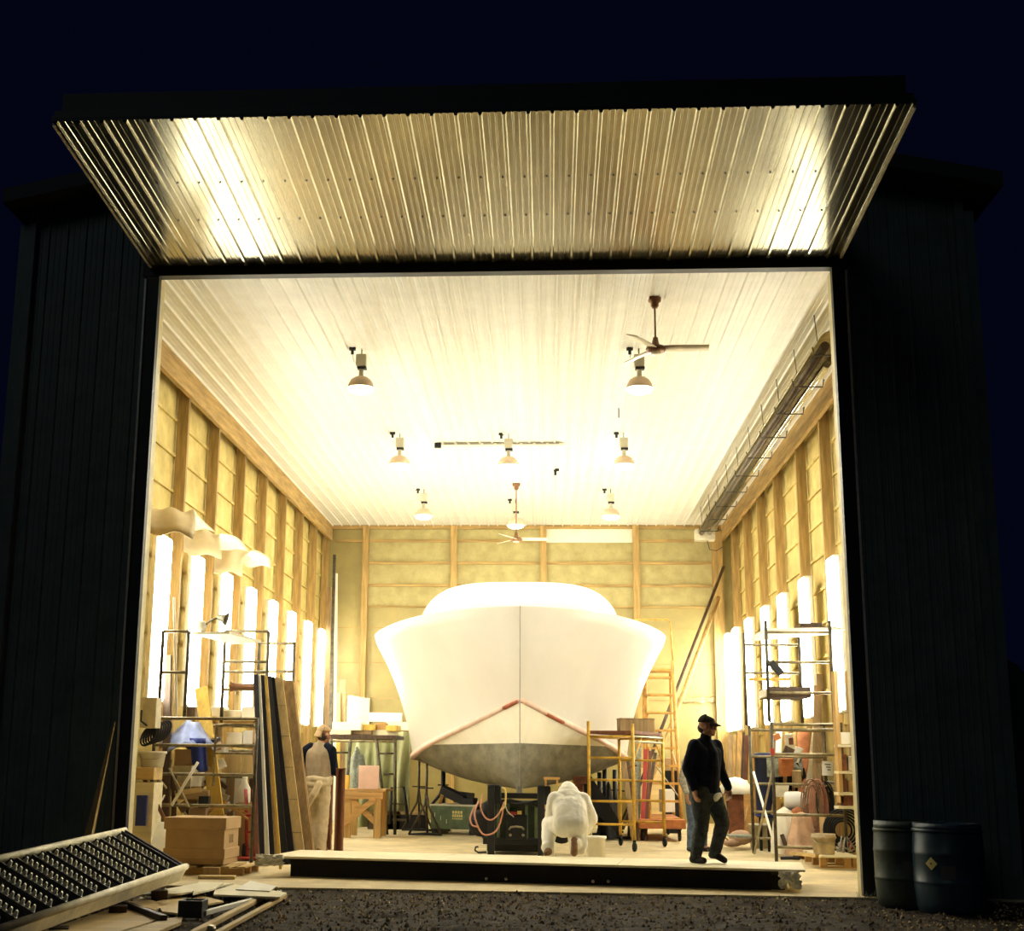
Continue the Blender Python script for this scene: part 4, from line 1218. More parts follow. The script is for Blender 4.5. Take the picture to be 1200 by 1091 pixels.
# tall orange rolling warehouse ladder behind it
t = thing('rolling_ladder', 'tall orange rolling stair ladder with handrail beside the hull', 'ladder', (at(775, 980, 10.6).x, 10.6, 0))
yb_, yt_ = 10.2, 12.2          # foot near us, platform further back
def lad(u, side):
    # u 0 floor .. 1 platform
    y = yb_ + (yt_ - yb_) * u
    pl0, pl1 = (762, 965), (756, 795)
    pr0, pr1 = (799, 965), (788, 775)
    a, c = (pl0, pl1) if side < 0 else (pr0, pr1)
    return at(a[0] + (c[0] - a[0]) * u, a[1] + (c[1] - a[1]) * u, y)
for s_ in (-1, 1):
    b = MB(); b.tube([lad(0, s_), lad(0.5, s_), lad(1, s_)], 0.035, 8); b.build('stringer', 'scaf_orange', t)
for k in range(9):
    u = 0.03 + 0.115 * k
    a, c = lad(u, -1), lad(u, 1)
    a.z = c.z = (a.z + c.z) / 2
    b = MB(); b.bar(a, c, 0.20, 0.04); b.build('step', 'scaf_orange', t)
tp = lad(1.0, 1); tl_ = lad(1.0, -1); zp = (tp.z + tl_.z) / 2
b = MB(); b.box(((tp.x + tl_.x) / 2, yt_ + 0.25, zp), (abs(tp.x - tl_.x), 0.6, 0.05)); b.build('top_platform', 'scaf_orange', t)
r0, r1, r2 = at(789, 778, yt_), at(786, 735, yt_), at(752, 726, yt_ + 0.1)
b = MB(); b.tube([r0, r1, at(785, 728, yt_), at(781, 726, yt_), r2, at(738, 727, yt_), at(734, 735, yt_), at(735, 790, yt_)], 0.022, 8); b.build('handrail', 'scaf_orange', t)
for s_, x in ((-1, tl_.x), (1, tp.x)):
    b = MB(); b.tube([(x, yt_ + 0.5, zp), (x, yt_ + 0.5, 0.2)], 0.03, 8); b.tube([(x, yt_ + 0.5, zp * 0.5), Vector(lad(0.3, s_))], 0.016, 8); b.build('back_leg', 'scaf_orange', t)
b = MB(); b.tube([lad(0.15, 1), Vector((tl_.x, yt_ + 0.5, 1.6))], 0.014, 8); b.build('cross_brace', 'galv', t)
fa, fb_ = at(748, 968, 10.0), at(803, 968, 10.0)
b = MB(); b.box(((fa.x + fb_.x) / 2, 11.2, 0.30), (abs(fb_.x - fa.x), 2.7, 0.16)); b.build('base_frame', 'orange_paint', t, bev=0.01)
for x in (fa.x + 0.08, fb_.x - 0.1):
    for y in (10.05, 12.4):
        b = MB(); b.lathe((x - 0.025, y, 0.11), [(0, 0), (0.09, 0), (0.11, 0.01), (0.11, 0.04), (0.09, 0.05), (0, 0.05)], 16, (1, 0, 0)); b.box((x, y, 0.22), (0.07, 0.10, 0.06)); b.build('castor', 'rubber', t)

# poles leaning in the right rear corner
for (a, c, r_, m_, lb) in (((848, 664), (765, 880), 0.035, 'dark_wood', 'long dark pole leaning from the floor up to the right rear corner'),
                          ((842, 700), (772, 890), 0.05, 'pine_z', 'pale timber pole leaning beside the long dark pole in the right rear corner')):
    p1, p0 = at(a[0], a[1], 16.9), at(c[0], c[1], 14.9)
    d = (p0 - p1); p0 = p1 + d * ((p1.z - 0.0) / (p1.z - p0.z))
    b = MB(); b.tube([p0, p1], r_, 8)
    single('leaning_pole', lb, 'pole', b, m_)

# ================================================================== LEFT SIDE CLUTTER
# bundle of long boards leaning at the left end of the platform
yb0 = 3.0
def lean(lb, xt, yt_px, xb, yb_px, wpx, m, yy, th=0.03, name='leaning_board'):
    """board standing nearly upright; bottom near yy, top leaning back 0.8 m"""
    p0 = at(xb, yb_px, yy); p0.z = 0.0
    p1 = at(xt, yt_px, yy + 0.9)
    w = wpx / 88.0
    b = MB()
    s = Vector((1, 0, 0)) * w
    b.prism([p0 - s / 2, p0 + s / 2, p1 + s / 2 * 0.95, p1 - s / 2 * 0.95], (0, th, 0))
    return single(name, lb, 'board', b, m, 'boards leaning at the left of the doorway', bev=0.003)
lean('leftmost dark board of the bundle leaning by the platform', 299.5, 790, 307.5, 1012, 6, 'black_board', 2.85)
lean('narrow white board, second from the left in the leaning bundle', 303, 790, 314, 1010, 4.5, 'white_board', 2.9)
lean('dark green-black board right of the white one in the leaning bundle', 306.5, 791, 319.5, 1008, 6, 'black_board', 2.95)
lean('thin yellow pine board in the middle of the leaning bundle', 309, 791, 325, 1006, 4, 'pine_z', 3.0)
lean('second yellow pine board, touching the wide black boards', 311.5, 792, 329, 1005, 3, 'yellow_wood', 2.3)
lean('wide black board, left of a pair beside the plywood', 314, 792, 334.5, 1004, 8, 'black_board', 3.1)
lean('wide black board leaning directly against the plywood sheet', 317.5, 793, 342, 1003, 9, 'black_board', 3.15)
lean('pale plywood plank with cross lines, right of the black boards', 324, 794, 351, 1001, 16, 'ply_z', 3.2)
_b = bpy.context.scene.collection.objects[-1]
for k in range(5):
    u = 0.16 + 0.17 * k
    p0_ = at(351, 1001, 3.2); p0_.z = 0; p1_ = at(324, 794, 4.1)
    q = p0_ + (p1_ - p0_) * u
    lb_ = MB(); lb_.box((q.x, q.y - 0.003, q.z), (0.17, 0.004, 0.006)); lb_.build('pencil_line', 'seam', _b)
lean('brown plywood plank with a rounded top, rightmost of the leaning bundle', 337, 797, 362, 1001, 14, 'ply_brown', 3.3)
lean('slim pine strip leaning on the right edge of the brown plywood', 343, 800, 368.5, 1001, 4, 'pine_z', 3.35)
lean('thin rusty brown board behind the bundle, on its left edge', 298, 870, 301, 1012, 5, 'red_wood', 3.6)

# red hand truck
ht = thing('hand_truck', 'red hand truck standing behind the cardboard box', 'hand truck', (at(296, 1003, 3.9).x, 3.9, 0))
for px in (289, 298):
    b = MB(); b.tube([at(px, 1006, 3.9), at(px, 945, 4.0), at(px - 1, 925, 4.05)], 0.025, 8); b.build('rail', 'red_paint', ht)
for py in (955, 975, 995):
    b = MB(); b.tube([at(289, py, 3.9), at(298, py, 3.9)], 0.016, 8); b.build('crossbar', 'red_paint', ht)
b = MB(); c = at(294, 1004, 3.8); b.box((c.x, 3.75, 0.03), (0.32, 0.3, 0.02)); b.build('toe_plate', 'red_paint', ht)
b = MB(); b.lathe((c.x - 0.15, 3.98, 0.11), [(0, 0), (0.1, 0), (0.11, 0.02), (0.11, 0.06), (0, 0.06)], 14, (1, 0, 0)); b.build('wheel', 'rubber', ht)

# benches and heaps along the left wall
def stand_box(lb, name, cat, px0, py0, px1, py1, y, depth, m, rot=0.0, group=None, bev=0.008, floor_=False):
    a, c = at(px0, py0, y), at(px1, py1, y)
    b = MB()
    z0 = 0.0 if floor_ else c.z
    b.box(((a.x + c.x) / 2, y + depth / 2, (a.z + z0) / 2), (abs(c.x - a.x), depth, abs(a.z - z0)), (0, 0, rot))
    return single(name, lb, cat, b, m, group, bev=bev)

bench = thing('storage_rack', 'rough timber storage rack along the left wall behind the scaffold', 'rack', (-3.95, 6.2, 0))
b = MB(); b.box((-3.95, 6.2, 1.28), (0.8, 3.0, 0.05)); b.build('rack_shelf', 'ply', bench)
for py_ in (872, 842):
    b = MB(); b.box((-3.95, 6.2, at(270, py_, 4.85).z - 0.02), (0.8, 3.0, 0.035)); b.build('rack_shelf', 'ply', bench)
b = MB(); b.box((-3.95, 6.2, 0.62), (0.75, 3.0, 0.04)); b.build('shelf', 'ply', bench)
for y in (4.8, 7.6):
    for x in (-4.25, -3.62):
        b = MB(); b.box((x, y, 0.98), (0.08, 0.08, 1.96)); b.build('leg', 'pine_z', bench)
# tarp over a mound on the bench
def tarp(name, lb, cx, cy, z0, rx, ry, h, m, seed, drop=0.0, cat='tarp'):
    b = MB()
    def fn(u, v):
        a = 2 * PI * u; r = v
        nn = noise.noise(Vector((math.cos(a) * 1.6 + seed, math.sin(a) * 1.6, r * 2)))
        rr = r * (1 + 0.18 * nn)
        z = z0 + h * (1 - r ** 1.6) + 0.26 * h * noise.noise(Vector((math.cos(a) * 3 * r, math.sin(a) * 3 * r, seed))) - drop * max(0, r - 0.8) * 5 * (0.5 + 0.5 * math.sin(3 * a + seed))
        return Vector((cx + rx * rr * math.cos(a), cy + ry * rr * math.sin(a), max(z, 0.02)))
    b.grid(fn, 36, 14)
    return single(name, lb, cat, b, m, mods=(('SOLIDIFY', dict(thickness=0.01)),))
c = at(214, 873, 3.6)
tarp('blue_tarp', 'rumpled blue tarp heaped behind the left scaffold rails', c.x + 0.06, 3.75, c.z - 0.02, 0.36, 0.5, 0.34, 'tarp_blue', 1.3, 0.05)
b = MB(); p0, p1 = at(228, 872, 3.4), at(233, 903, 3.3)
b.grid(lambda u, v: Vector((p0.x - 0.06 + 0.22 * u + 0.05 * v, 3.35 + 0.03 * math.sin(u * 9), p0.z + 0.08 + (p1.z - p0.z - 0.1) * v * (0.75 + 0.25 * math.sin(2.2 * u)))), 10, 8)
single('blue_cloth', 'deep blue cloth hanging below the tarp behind the scaffold', 'cloth', b, 'blue', mods=(('SOLIDIFY', dict(thickness=0.01)),))
stand_box('tall pale grey canister box at the left jamb behind the scaffold post', 'grey_box', 'box', 165, 817, 181, 853, 2.25, 0.3, 'bucket', 0.05)
b = MB(); p0 = at(166, 832, 2.2); b.tube([p0, p0 + Vector((0.0, 0.0, -0.14)), p0 + Vector((0.08, 0.02, -0.2))], 0.012); single('black_hook', 'black hook-shaped cable hanging beside the grey canister box', 'cable', b, 'black_steel')
stand_box('rough plywood shelf box under the white bucket by the left jamb', 'wooden_box', 'box', 159, 899, 180, 914, 2.1, 0.4, 'ply', 0.0)
c = at(177, 899, 2.25)
bk = thing('bucket', 'white plastic bucket standing on the plywood box by the left jamb', 'bucket', (c.x, 2.3, c.z))
b = MB(); b.lathe((c.x, 2.3, c.z), [(0, 0), (0.14, 0), (0.165, 0.17), (0.18, 0.17), (0.18, 0.2), (0.16, 0.2), (0.13, 0.02), (0, 0.02)], 20); b.build('pail', 'white_plastic', bk)
b = MB(); b.tube([(c.x - 0.17, 2.3, c.z + 0.17), (c.x - 0.1, 2.13, c.z + 0.1), (c.x + 0.1, 2.13, c.z + 0.1), (c.x + 0.17, 2.3, c.z + 0.17)], 0.006, 6); b.build('handle', 'galv', bk)
stand_box('pale wooden cabinet under the plywood box by the left jamb', 'cabinet', 'cabinet', 158, 917, 177, 985, 2.1, 0.4, 'ply_pale', 0, floor_=True)
a, c = at(159, 932, 2.0), at(169, 968, 2.0)
b = MB(); b.box(((a.x + c.x) / 2, 2.06, (a.z + c.z) / 2), (abs(c.x - a.x), 0.04, abs(a.z - c.z))); single('blue_board', 'bright blue panel leaning on the cabinet at the left jamb', 'panel', b, 'blue', bev=0.005)
b = MB(); b.prism([Vector((-4.2, 1.75, 0.0)), Vector((-3.75, 1.75, 0.0)), at(197, 964, 2.4), at(178, 962, 2.4)], (0, 0.04, 0.0)); single('foam_sheet', 'pale sheet of foam slumped between cabinet and cardboard box', 'sheet', b, 'foam')
board('leaning_stick', 'reddish wooden stick leaning across the left scaffold foot', 'stick', at(194, 962, 2.3), at(165, 905, 2.5), 0.045, 0.03, 'red_wood')
# tumble of bundled material: boxes, rolled hose, offcuts
stand_box('tilted cardboard carton with open flaps in the heap behind the left scaffold', 'carton', 'box', 200, 878, 222, 899, 3.9, 0.5, 'card', 0.3)
stand_box('lower cardboard carton in the heap, sitting under the tilted carton', 'carton', 'box', 205, 897, 228, 922, 3.8, 0.5, 'bucket', -0.2)
stand_box('flat sloping box lid at the bottom of the left heap', 'carton', 'box', 204, 926, 240, 937, 3.7, 0.6, 'card', 0.15)
stand_box('dark square can beside the flat lid in the left heap', 'can', 'can', 232, 933, 243, 947, 3.5, 0.2, 'black_steel', 0.1)
stand_box('brown box on the floor behind the lidded cardboard box', 'carton', 'box', 222, 947, 240, 975, 3.6, 0.4, 'card_dark', 0.0, floor_=True)
b = MB()
for k in range(7):
    p = at(174 + 2.2 * k, 862 - 1 * k, 2.55); b.tube([p + Vector((0.10 * math.cos(t), 0.05 * math.sin(t) + 0.03 * k, 0.13 * math.sin(t + .4))) for t in [2 * PI * i / 14 for i in range(14)]], 0.014, 6, closed=True)
single('coiled_cable', 'coil of dark cable hung by the left jamb beside the tarp', 'cable', b, 'rubber')
for k, (a, c, m_, lb) in enumerate((((193, 893), (206, 930), 'dark_wood', 'short dark offcut leaning in the left heap below the bucket'),
                                   ((199, 890), (190, 935), 'ply_brown', 'short brown offcut crossing the dark one in the left heap'),
                                   ((212, 918), (188, 928), 'pine_x', 'pale slat lying level in the left heap'),
                                   ((236, 925), (205, 930), 'ply', 'second pale slat lying above the flat lid in the left heap'),
                                   ((205, 905), (203, 975), 'dark_wood', 'upright dark offcut behind the crossed scaffold braces'),
                                   ((197, 925), (196, 975), 'pine_z', 'upright pale batten behind the crossed scaffold braces'))):
    board('offcut', lb, 'offcut', at(a[0], a[1], 3.45), at(c[0], c[1], 3.4), 0.07, 0.03, m_)
# leaning yellow plank and brown post behind
board('leaning_plank', 'long yellow plank leaning against the storage rack behind the left scaffold', 'plank', at(257, 975, 3.75), at(236, 806, 4.35), 0.19, 0.05, 'yellow_wood')
board('post_offcut', 'brown timber post standing between the first two wall lights', 'post', Vector((at(200, 850, 3.2).x, 3.3, 0)), at(197, 768, 3.5), 0.10, 0.08, 'dark_wood')
board('white_pipe', 'thin white pipe standing against the wall beside the brown post', 'pipe', at(207, 842, 3.0), at(204, 700, 3.1), 0.03, 0.03, 'white_plastic')
# shelf goods on bench: cartons and boards seen between the rails
for k, (x0, y0, x1, y1, m_, lb) in enumerate(((242, 828, 262, 840, 'white_board', 'white carton on the rack top above the scaffold rail'),
        (262, 832, 282, 842, 'bucket', 'cream carton on the rack top right of the white carton'),
        (283, 828, 298, 842, 'foam', 'pale foam block on the rack top beside the leaning boards'),
        (266, 858, 284, 872, 'white_board', 'white box on the middle shelf behind the scaffold'),
        (285, 856, 297, 872, 'paper', 'bluish white box on the middle shelf by the leaning boards'),
        (246, 850, 254, 876, 'ply_brown', 'brown slab upright on the middle shelf'),
        (219, 828, 229, 840, 'dark_wood', 'dark can at the left end of the rack top'))):
    stand_box(lb, 'carton' if 'carton' in lb or 'box' in lb else ('can' if 'can ' in lb else 'block'), 'box' if 'can ' not in lb else 'can', x0, y0, x1, y1, 4.78, 0.3, m_, 0.04 * (k % 3 - 1))
# plywood doors / panels at the back of the tower
for (x0, y0, x1, y1, m_, lb) in ((265, 880, 281, 908, 'ply_z', 'left of two upright plywood panels behind the scaffold'), (283, 880, 299, 908, 'ply_z', 'right of two upright plywood panels behind the scaffold')):
    stand_box(lb, 'plywood_sheet', 'plywood', x0, y0, x1, y1, 4.65, 0.03, m_, 0, 'upright plywood panels')
for (x0, x1, m_, lb) in ((254, 263, 'white_board', 'white upright board under the plywood panels, leftmost'), (264, 273, 'ply_brown', 'brown upright board under the plywood panels'), (274, 281, 'white_board', 'white upright board between the two brown boards'), (292, 297, 'dark_wood', 'dark upright board beside the leaning bundle')):
    stand_box(lb, 'upright_board', 'board', x0, 911, x1, 975, 4.6, 0.03, m_, 0, 'upright boards behind the scaffold', floor_=True)
# white spray bottle silhouette
c = at(286, 940, 4.3)
bo = thing('bottle', 'white bottle with narrow neck on the floor stack behind the scaffold', 'bottle', (c.x, 4.3, c.z))
b = MB(); b.lathe((c.x, 4.3, at(286, 941, 4.3).z), [(0, 0), (0.085, 0), (0.09, 0.02), (0.085, 0.20), (0.04, 0.28), (0.035, 0.33), (0.0, 0.33)], 18); b.build('body', 'white_plastic', bo)
b = MB(); b.lathe((c.x, 4.3, at(286, 941, 4.3).z + 0.33), [(0.04, 0), (0.04, 0.05), (0, 0.05)], 12); b.build('stopper', 'white_board', bo)
stand_box('timber stand under the white bottle', 'timber_stand', 'stand', 276, 941, 296, 985, 4.15, 0.4, 'ply_brown', 0, floor_=True)
for k, (a, c) in enumerate((((240, 958), (256, 940)), ((250, 945), (292, 948)), ((262, 940), (290, 960)), ((270, 962), (296, 940)), ((280, 950), (297, 958)))):
    board('kindling', 'thin broken lath tossed behind the cardboard box, %s of the loose pile' % ('leftmost', 'topmost', 'steepest', 'longest', 'rightmost')[k], 'lath', at(a[0], a[1], 3.7 + .05 * k), at(c[0], c[1], 3.75 + .05 * k), 0.035, 0.02, 'pine_x', group='loose laths behind the box')
b = MB(); c = at(294, 805, 4.65); b.tube([(c.x, 4.65, c.z), (at(313, 805, 4.65).x, 4.65, c.z + 0.02)], 0.02); b.lathe((c.x - 0.3, 4.65, c.z), [(0.08, 0), (0.06, 0.05), (0.045, 0.16), (0.05, 0.32), (0.07, 0.5), (0, 0.5)], 14, (1, 0, 0)); single('work_lamp', 'brown bell shaped lamp head clamped to the scaffold post behind the leaning boards', 'lamp', b, 'fan_brown')

# ------------------------------------------------------------------ centre-left: sawhorse, pink box, steel posts
for (xt, xb, lb) in ((391.5, 394, 'right of the two red-brown steel posts beside the man in the beige coverall'), (383, 382, 'left red-brown steel post, right behind the man in the beige coverall')):
    y = 5.1 if xt > 390 else 6.3
    p0, p1 = at(xb, 1001, y), at(xt + 5.5, 900 if xt > 390 else 908, y); p0.z = 0
    cx_ = at(398 if xt > 390 else 384.5, 950, y).x
    b = MB()
    for dx in (-0.045, 0.045): b.box((cx_ + dx, y, p1.z / 2), (0.03, 0.12, p1.z))
    b.box((cx_, y, p1.z / 2), (0.09, 0.03, p1.z)); b.box((cx_, y, p1.z - 0.01), (0.13, 0.13, 0.02))
    single('steel_post', lb, 'post', b, 'red_wood', 'red-brown steel posts', bev=0.004)
y0, y1 = 9.6, 10.6
xa, xb = at(402, 930, y0).x, at(449, 930, y0).x
zt = at(430, 925, y0).z
sw = thing('work_table', 'rough timber work table with crossed legs carrying the pink box', 'table', ((xa + xb) / 2, 10.1, 0))
b = MB(); b.box(((xa + xb) / 2, 10.1, zt - 0.02), (xb - xa + 0.1, 1.0, 0.04)); b.build('tabletop', 'pine_x', sw)
for x in (xa + 0.08, xb - 0.1):
    for y in (y0 + 0.05, y1 - 0.1):
        b = MB(); b.box((x, y, zt / 2 - 0.02), (0.13, 0.06, zt - 0.04)); b.build('leg', 'pine_z', sw, bev=0.004)
b = MB(); b.box(((xa + xb) / 2, y0 + 0.02, zt - 0.11), (xb - xa, 0.04, 0.12)); b.build('apron', 'pine_x', sw)
b = MB(); b.box(((xa + xb) / 2 - 0.25, y0 + 0.08, zt * 0.48), ((xb - xa) * 0.5, 0.04, 0.10)); b.build('stretcher', 'pine_x', sw)
b = MB(); b.bar((xa - 0.05, y0, 0.18), (xb - 0.14, y0, zt - 0.16), 0.10, 0.03, (0, 1, 0)); b.build('brace', 'pine_x', sw)
b = MB(); b.bar((xa + 0.12, y0 + 0.04, zt - 0.16), (xb - 0.14, y0 + 0.04, 0.28), 0.10, 0.03, (0, 1, 0)); b.build('brace', 'pine_x', sw)
a, c = at(417.5, 897, y0 + 0.1), at(443, 924, y0 + 0.1)
pk = thing('pink_box', 'pale pink cardboard box standing on the timber work table', 'box', ((a.x + c.x) / 2, y0 + 0.35, zt))
b = MB(); b.box(((a.x + c.x) / 2, y0 + 0.35, zt + (a.z - zt) / 2), (c.x - a.x - 0.04, 0.42, a.z - zt), (0, 0, 0.12)); b.build('body', 'pink_card', pk, bev=0.006)
b = MB(); b.box(((a.x + c.x) / 2, y0 + 0.35, a.z + 0.004), (0.06, 0.42, 0.004), (0, 0, 0.12)); b.build('tape', 'card', pk)
b = MB(); c2 = at(405, 925, 10.2); b.box((c2.x, 10.3, zt + 0.12), (0.10, 0.2, 0.24)); single('wooden_block', 'upright yellow timber block on the work table left of the pink box', 'block', b, 'yellow_wood', bev=0.004)

# plank staging on ladder frames further back
y0, y1 = 10.9, 12.1
t = thing('trestle_staging', 'ladder-legged trestle staging with stacked planks left of the hull', 'staging', (at(425, 970, 11.5).x, 11.5, 0))
zp = at(425, 866, y0).z
for (xt, xb) in ((463, 463), (441, 454), (411, 402), (388, 388)):
    b = MB(); b.tube([at(xt, 866, y0), Vector((at(xb, 965, y0).x, y0, 0.0))], 0.03, 8); b.build('leg', 'scaf_dark', t)
for (xa_, xb_, py) in ((443.5, 463, 883), (449, 463, 907), (388, 408, 882)):
    b = MB(); b.tube([at(xa_, py, y0), at(xb_, py, y0)], 0.018, 8); b.build('rung', 'scaf_dark', t)
b = MB(); b.tube([at(386, 868, y0), at(465, 869, y0)], 0.025, 8); b.build('rail', 'scaf_steel', t)
b = MB(); b.box((at(425, 862, y0).x, 11.6, zp + 0.04), (at(465, 862, y0).x - at(386, 862, y0).x, 1.4, 0.07)); b.build('deck', 'dark_wood', t)
for k, (x0, y0_, x1, y1_, m_, lb, nm) in enumerate(((385, 855, 412, 861, 'ply_pale', 'left pale plank stacked on the trestle staging', 'plank'), (411, 856, 436, 861, 'ply_brown', 'brown plank in the middle of the trestle staging', 'plank'),
        (434, 855, 464, 862, 'ply_pale', 'right pale plank stacked on the trestle staging', 'plank'), (390, 846, 424, 856, 'white_board', 'white foam slab lying on the trestle planks', 'slab'),
        (425, 849, 440, 856, 'yellow_wood', 'yellow offcut heap on the trestle planks', 'offcut'), (441, 847, 452, 856, 'pine_x', 'small pale offcut on the trestle planks', 'offcut'), (453, 850, 466, 857, 'yellow_wood', 'yellow block at the right end of the trestle planks', 'block'))):
    stand_box(lb, nm, nm, x0, y0_, x1, y1_, 10.95 + 0.1 * (k % 3), 0.5, m_, 0.05 * (k % 3 - 1), bev=0.01)
# black step stool
y = 11.2
t = thing('step_stool', 'black metal step stool standing right of the trestle staging', 'stool', (at(467, 965, y).x, y, 0))
b = MB(); b.tube([at(457, 966, y), at(459, 923, y), at(473, 922.5, y), at(478, 965, y)], 0.026, 8); b.build('front_frame', 'black_steel', t)
b = MB(); b.tube([at(457, 960, y + .5), at(459, 923, y + .1)], 0.022, 8); b.tube([at(479, 960, y + .5), at(473, 923, y + .1)], 0.022, 8); b.build('back_legs', 'black_steel', t)
for py in (942, 961):
    p0, p1 = at(459, py, y), at(476, py, y)
    b = MB(); b.box(((p0.x + p1.x) / 2, y + 0.08, p0.z), (p1.x - p0.x, 0.2, 0.03)); b.build('step', 'scaf_dark', t)
# green drape behind
y = 13.2
xa, xb, zt_, zb_ = at(405, 866, y).x, at(481, 866, y).x, at(480, 858, y).z, at(480, 936, y).z
b = MB()
b.grid(lambda u, v: Vector((xa + (xb - xa) * u, y + 0.10 * math.sin(u * 21) * (0.4 + v) + 0.05 * math.sin(u * 47 + 4 * v), zt_ + (0.02 - zt_) * v)), 60, 14)
single('green_drape', 'pale green dust sheet hanging behind the trestle staging', 'drape', b, 'tarp_green', mods=(('SOLIDIFY', dict(thickness=0.008)),))
tarp('drape_bundle', 'grey-green covered mound behind the pink box', at(416, 905, 12.4).x, 12.5, at(416, 935, 12.4).z, 0.3, 0.3, 0.95, 'towel', 4.2, cat='mound')
for (x0, x1, y1_, m_, lb) in ((455, 500, 958, 'black_board', 'long dark beam lying on the floor behind the black step stool'), (432, 470, 962, 'dark_wood', 'dark beam lying on the floor under the trestle staging')):
    p0, p1 = at(x0, y1_, 13.0), at(x1, y1_, 13.0)
    b = MB(); b.box(((p0.x + p1.x) / 2, 13.0, 0.14), (p1.x - p0.x, 0.3, 0.28)); single('floor_beam', lb, 'beam', b, m_, bev=0.01)
    b = MB(); b.box(((p0.x + p1.x) / 2, 13.0, 0.32), (p1.x - p0.x, 0.25, 0.06)); single('floor_plank', lb.replace('dark beam', 'pale plank resting on the dark beam').replace('long pale', 'pale').replace(' lying', ''), 'plank', b, 'ply_brown', bev=0.005)

# lumber standing in the left rear corner and against the back wall
for k, (xt, yt, xb, w, m_, lb) in enumerate(((392, 650, 386, .07, 'scaf_dark', 'tallest thin dark batten standing in the left rear corner'), (394, 672, 393, .07, 'white_board', 'tall white batten standing in the left rear corner'),
        (386, 688, 383, .11, 'ply_brown', 'brown board standing behind the tall batten in the left rear corner'), (388, 765, 387, .12, 'dark_wood', 'dark brown board standing lower in the left rear corner'),
        (390, 700, 379, .06, 'pine_z', 'pale slanting lath in the left rear corner'), (396, 812, 396, .13, 'yellow_wood', 'short yellow board right of the white batten, left rear corner'),
        (402, 797, 401, .16, 'ply_brown', 'brown board topping the short yellow one, left rear corner'))):
    y = 16.3 + 0.1 * k
    p1 = at(xt, yt, y + 0.3); p0 = at(xb, 900, y - 0.4); p0.z = 0
    board('standing_timber', lb, 'timber', p0, p1, w, 0.04, m_, group='timber standing in the left rear corner')
for k, x in enumerate((411, 417.5, 424, 430)):
    p1 = at(x, 815 + k, 17.7); p0 = Vector((p1.x, 17.5, 0))
    board('plywood_sheet', 'tall pale panel against the back wall, %s of four behind the staging' % ('leftmost', 'second from left', 'third from left', 'rightmost')[k], 'panel', p0, p1, 0.145, 0.03, 'ply_pale', group='pale panels on the back wall')
for k, (x0, y0_, x1, y1_, m_, lb) in enumerate(((432, 835, 470, 846, 'white_board', 'long white carton stacked by the back wall above the staging'),         (452, 846, 478, 856, 'bucket', 'cream carton in the stack by the back wall'))):
    stand_box(lb, 'carton' if 'carton' in lb else 'plank', 'box' if 'carton' in lb else 'plank', x0, y0_, x1, y1_, 16.9, 0.4, m_, 0.06)
stand_box('plywood shelf unit standing against the back wall left of the hull', 'shelf_unit', 'shelf', 428, 857, 470, 965, 16.9, 0.5, 'ply_pale', 0, floor_=True)

# small scraps piled in the left heap and under the bench
for k in range(46):
    px, py = rnd.uniform(186, 262), rnd.uniform(866, 972)
    y = rnd.uniform(3.9, 4.5)
    c = at(px, py, y)
    if c.x < -4.5: continue
    s_ = (rnd.uniform(.06, .3), rnd.uniform(.05, .2), rnd.uniform(.03, .14))
    b = MB(); b.box(c, s_, (rnd.uniform(-.5, .5), rnd.uniform(-.7, .7), rnd.uniform(-.5, .5)))
    single('scrap', 'small scrap of wood or packing heaped behind the left scaffold', 'scrap', b, rnd.choice(['dark_wood', 'ply_brown', 'pine_x', 'white_board', 'bucket', 'card_dark', 'dark_wood', 'black_steel', 'ply', 'hose_grey']), 'scraps heaped behind the left scaffold', bev=0.004)

# ------------------------------------------------------------------ boat stands (tripods)
def boat_stand(lb, px, pyb, y, pyt, half=0.34, dark='black_steel'):
    x = at(px, pyb, y).x
    ztop = at(px, pyt, y).z
    t = thing('boat_stand', lb, 'stand', (x, y, 0), 'tripod boat stands')
    b = MB()
    pts = [Vector((x + half * math.cos(a), y + half * math.sin(a), 0.03)) for a in (R(-90 - 62), R(-28), R(90))]
    hub = Vector((x, y, 0.62))
    for p in pts:
        l = MB(); l.tube([p, hub + (p - hub) * 0.12, Vector((x, y, 0.80))], 0.022, 8); l.build('leg', 'galv' if dark == 'galv' else 'scaf_dark', t)
    b.tube([pts[0], pts[1]], 0.018, 6); b.tube([pts[1], pts[2]], 0.018, 6); b.tube([pts[2], pts[0]], 0.018, 6); b.build('base_ring', dark, t)
    b = MB(); b.tube([(x, y, 0.55), (x, y, ztop - 0.03)], 0.024, 8); s_ = b.build('screw_post', 'scaf_dark', t)
    b = MB(); b.tube([(x - 0.13, y, 0.86), (x + 0.13, y, 0.86)], 0.014, 6); b.build('nut_handle', 'black_steel', s_)
    b = MB(); b.box((x, y, ztop - 0.015), (0.30, 0.26, 0.035), (0, R(14 if x < 0 else -14), 0)); b.build('pad', 'rust', t, bev=0.006)
    return t
boat_stand('dark tripod boat stand nearest us under the left chine', 499, 980, 10.7, 891)
boat_stand('second tripod boat stand behind it under the left chine', 490, 974, 12.3, 890)
boat_stand('dark tripod boat stand under the right side of the hull', 738, 982, 10.4, 898, dark='black_steel')
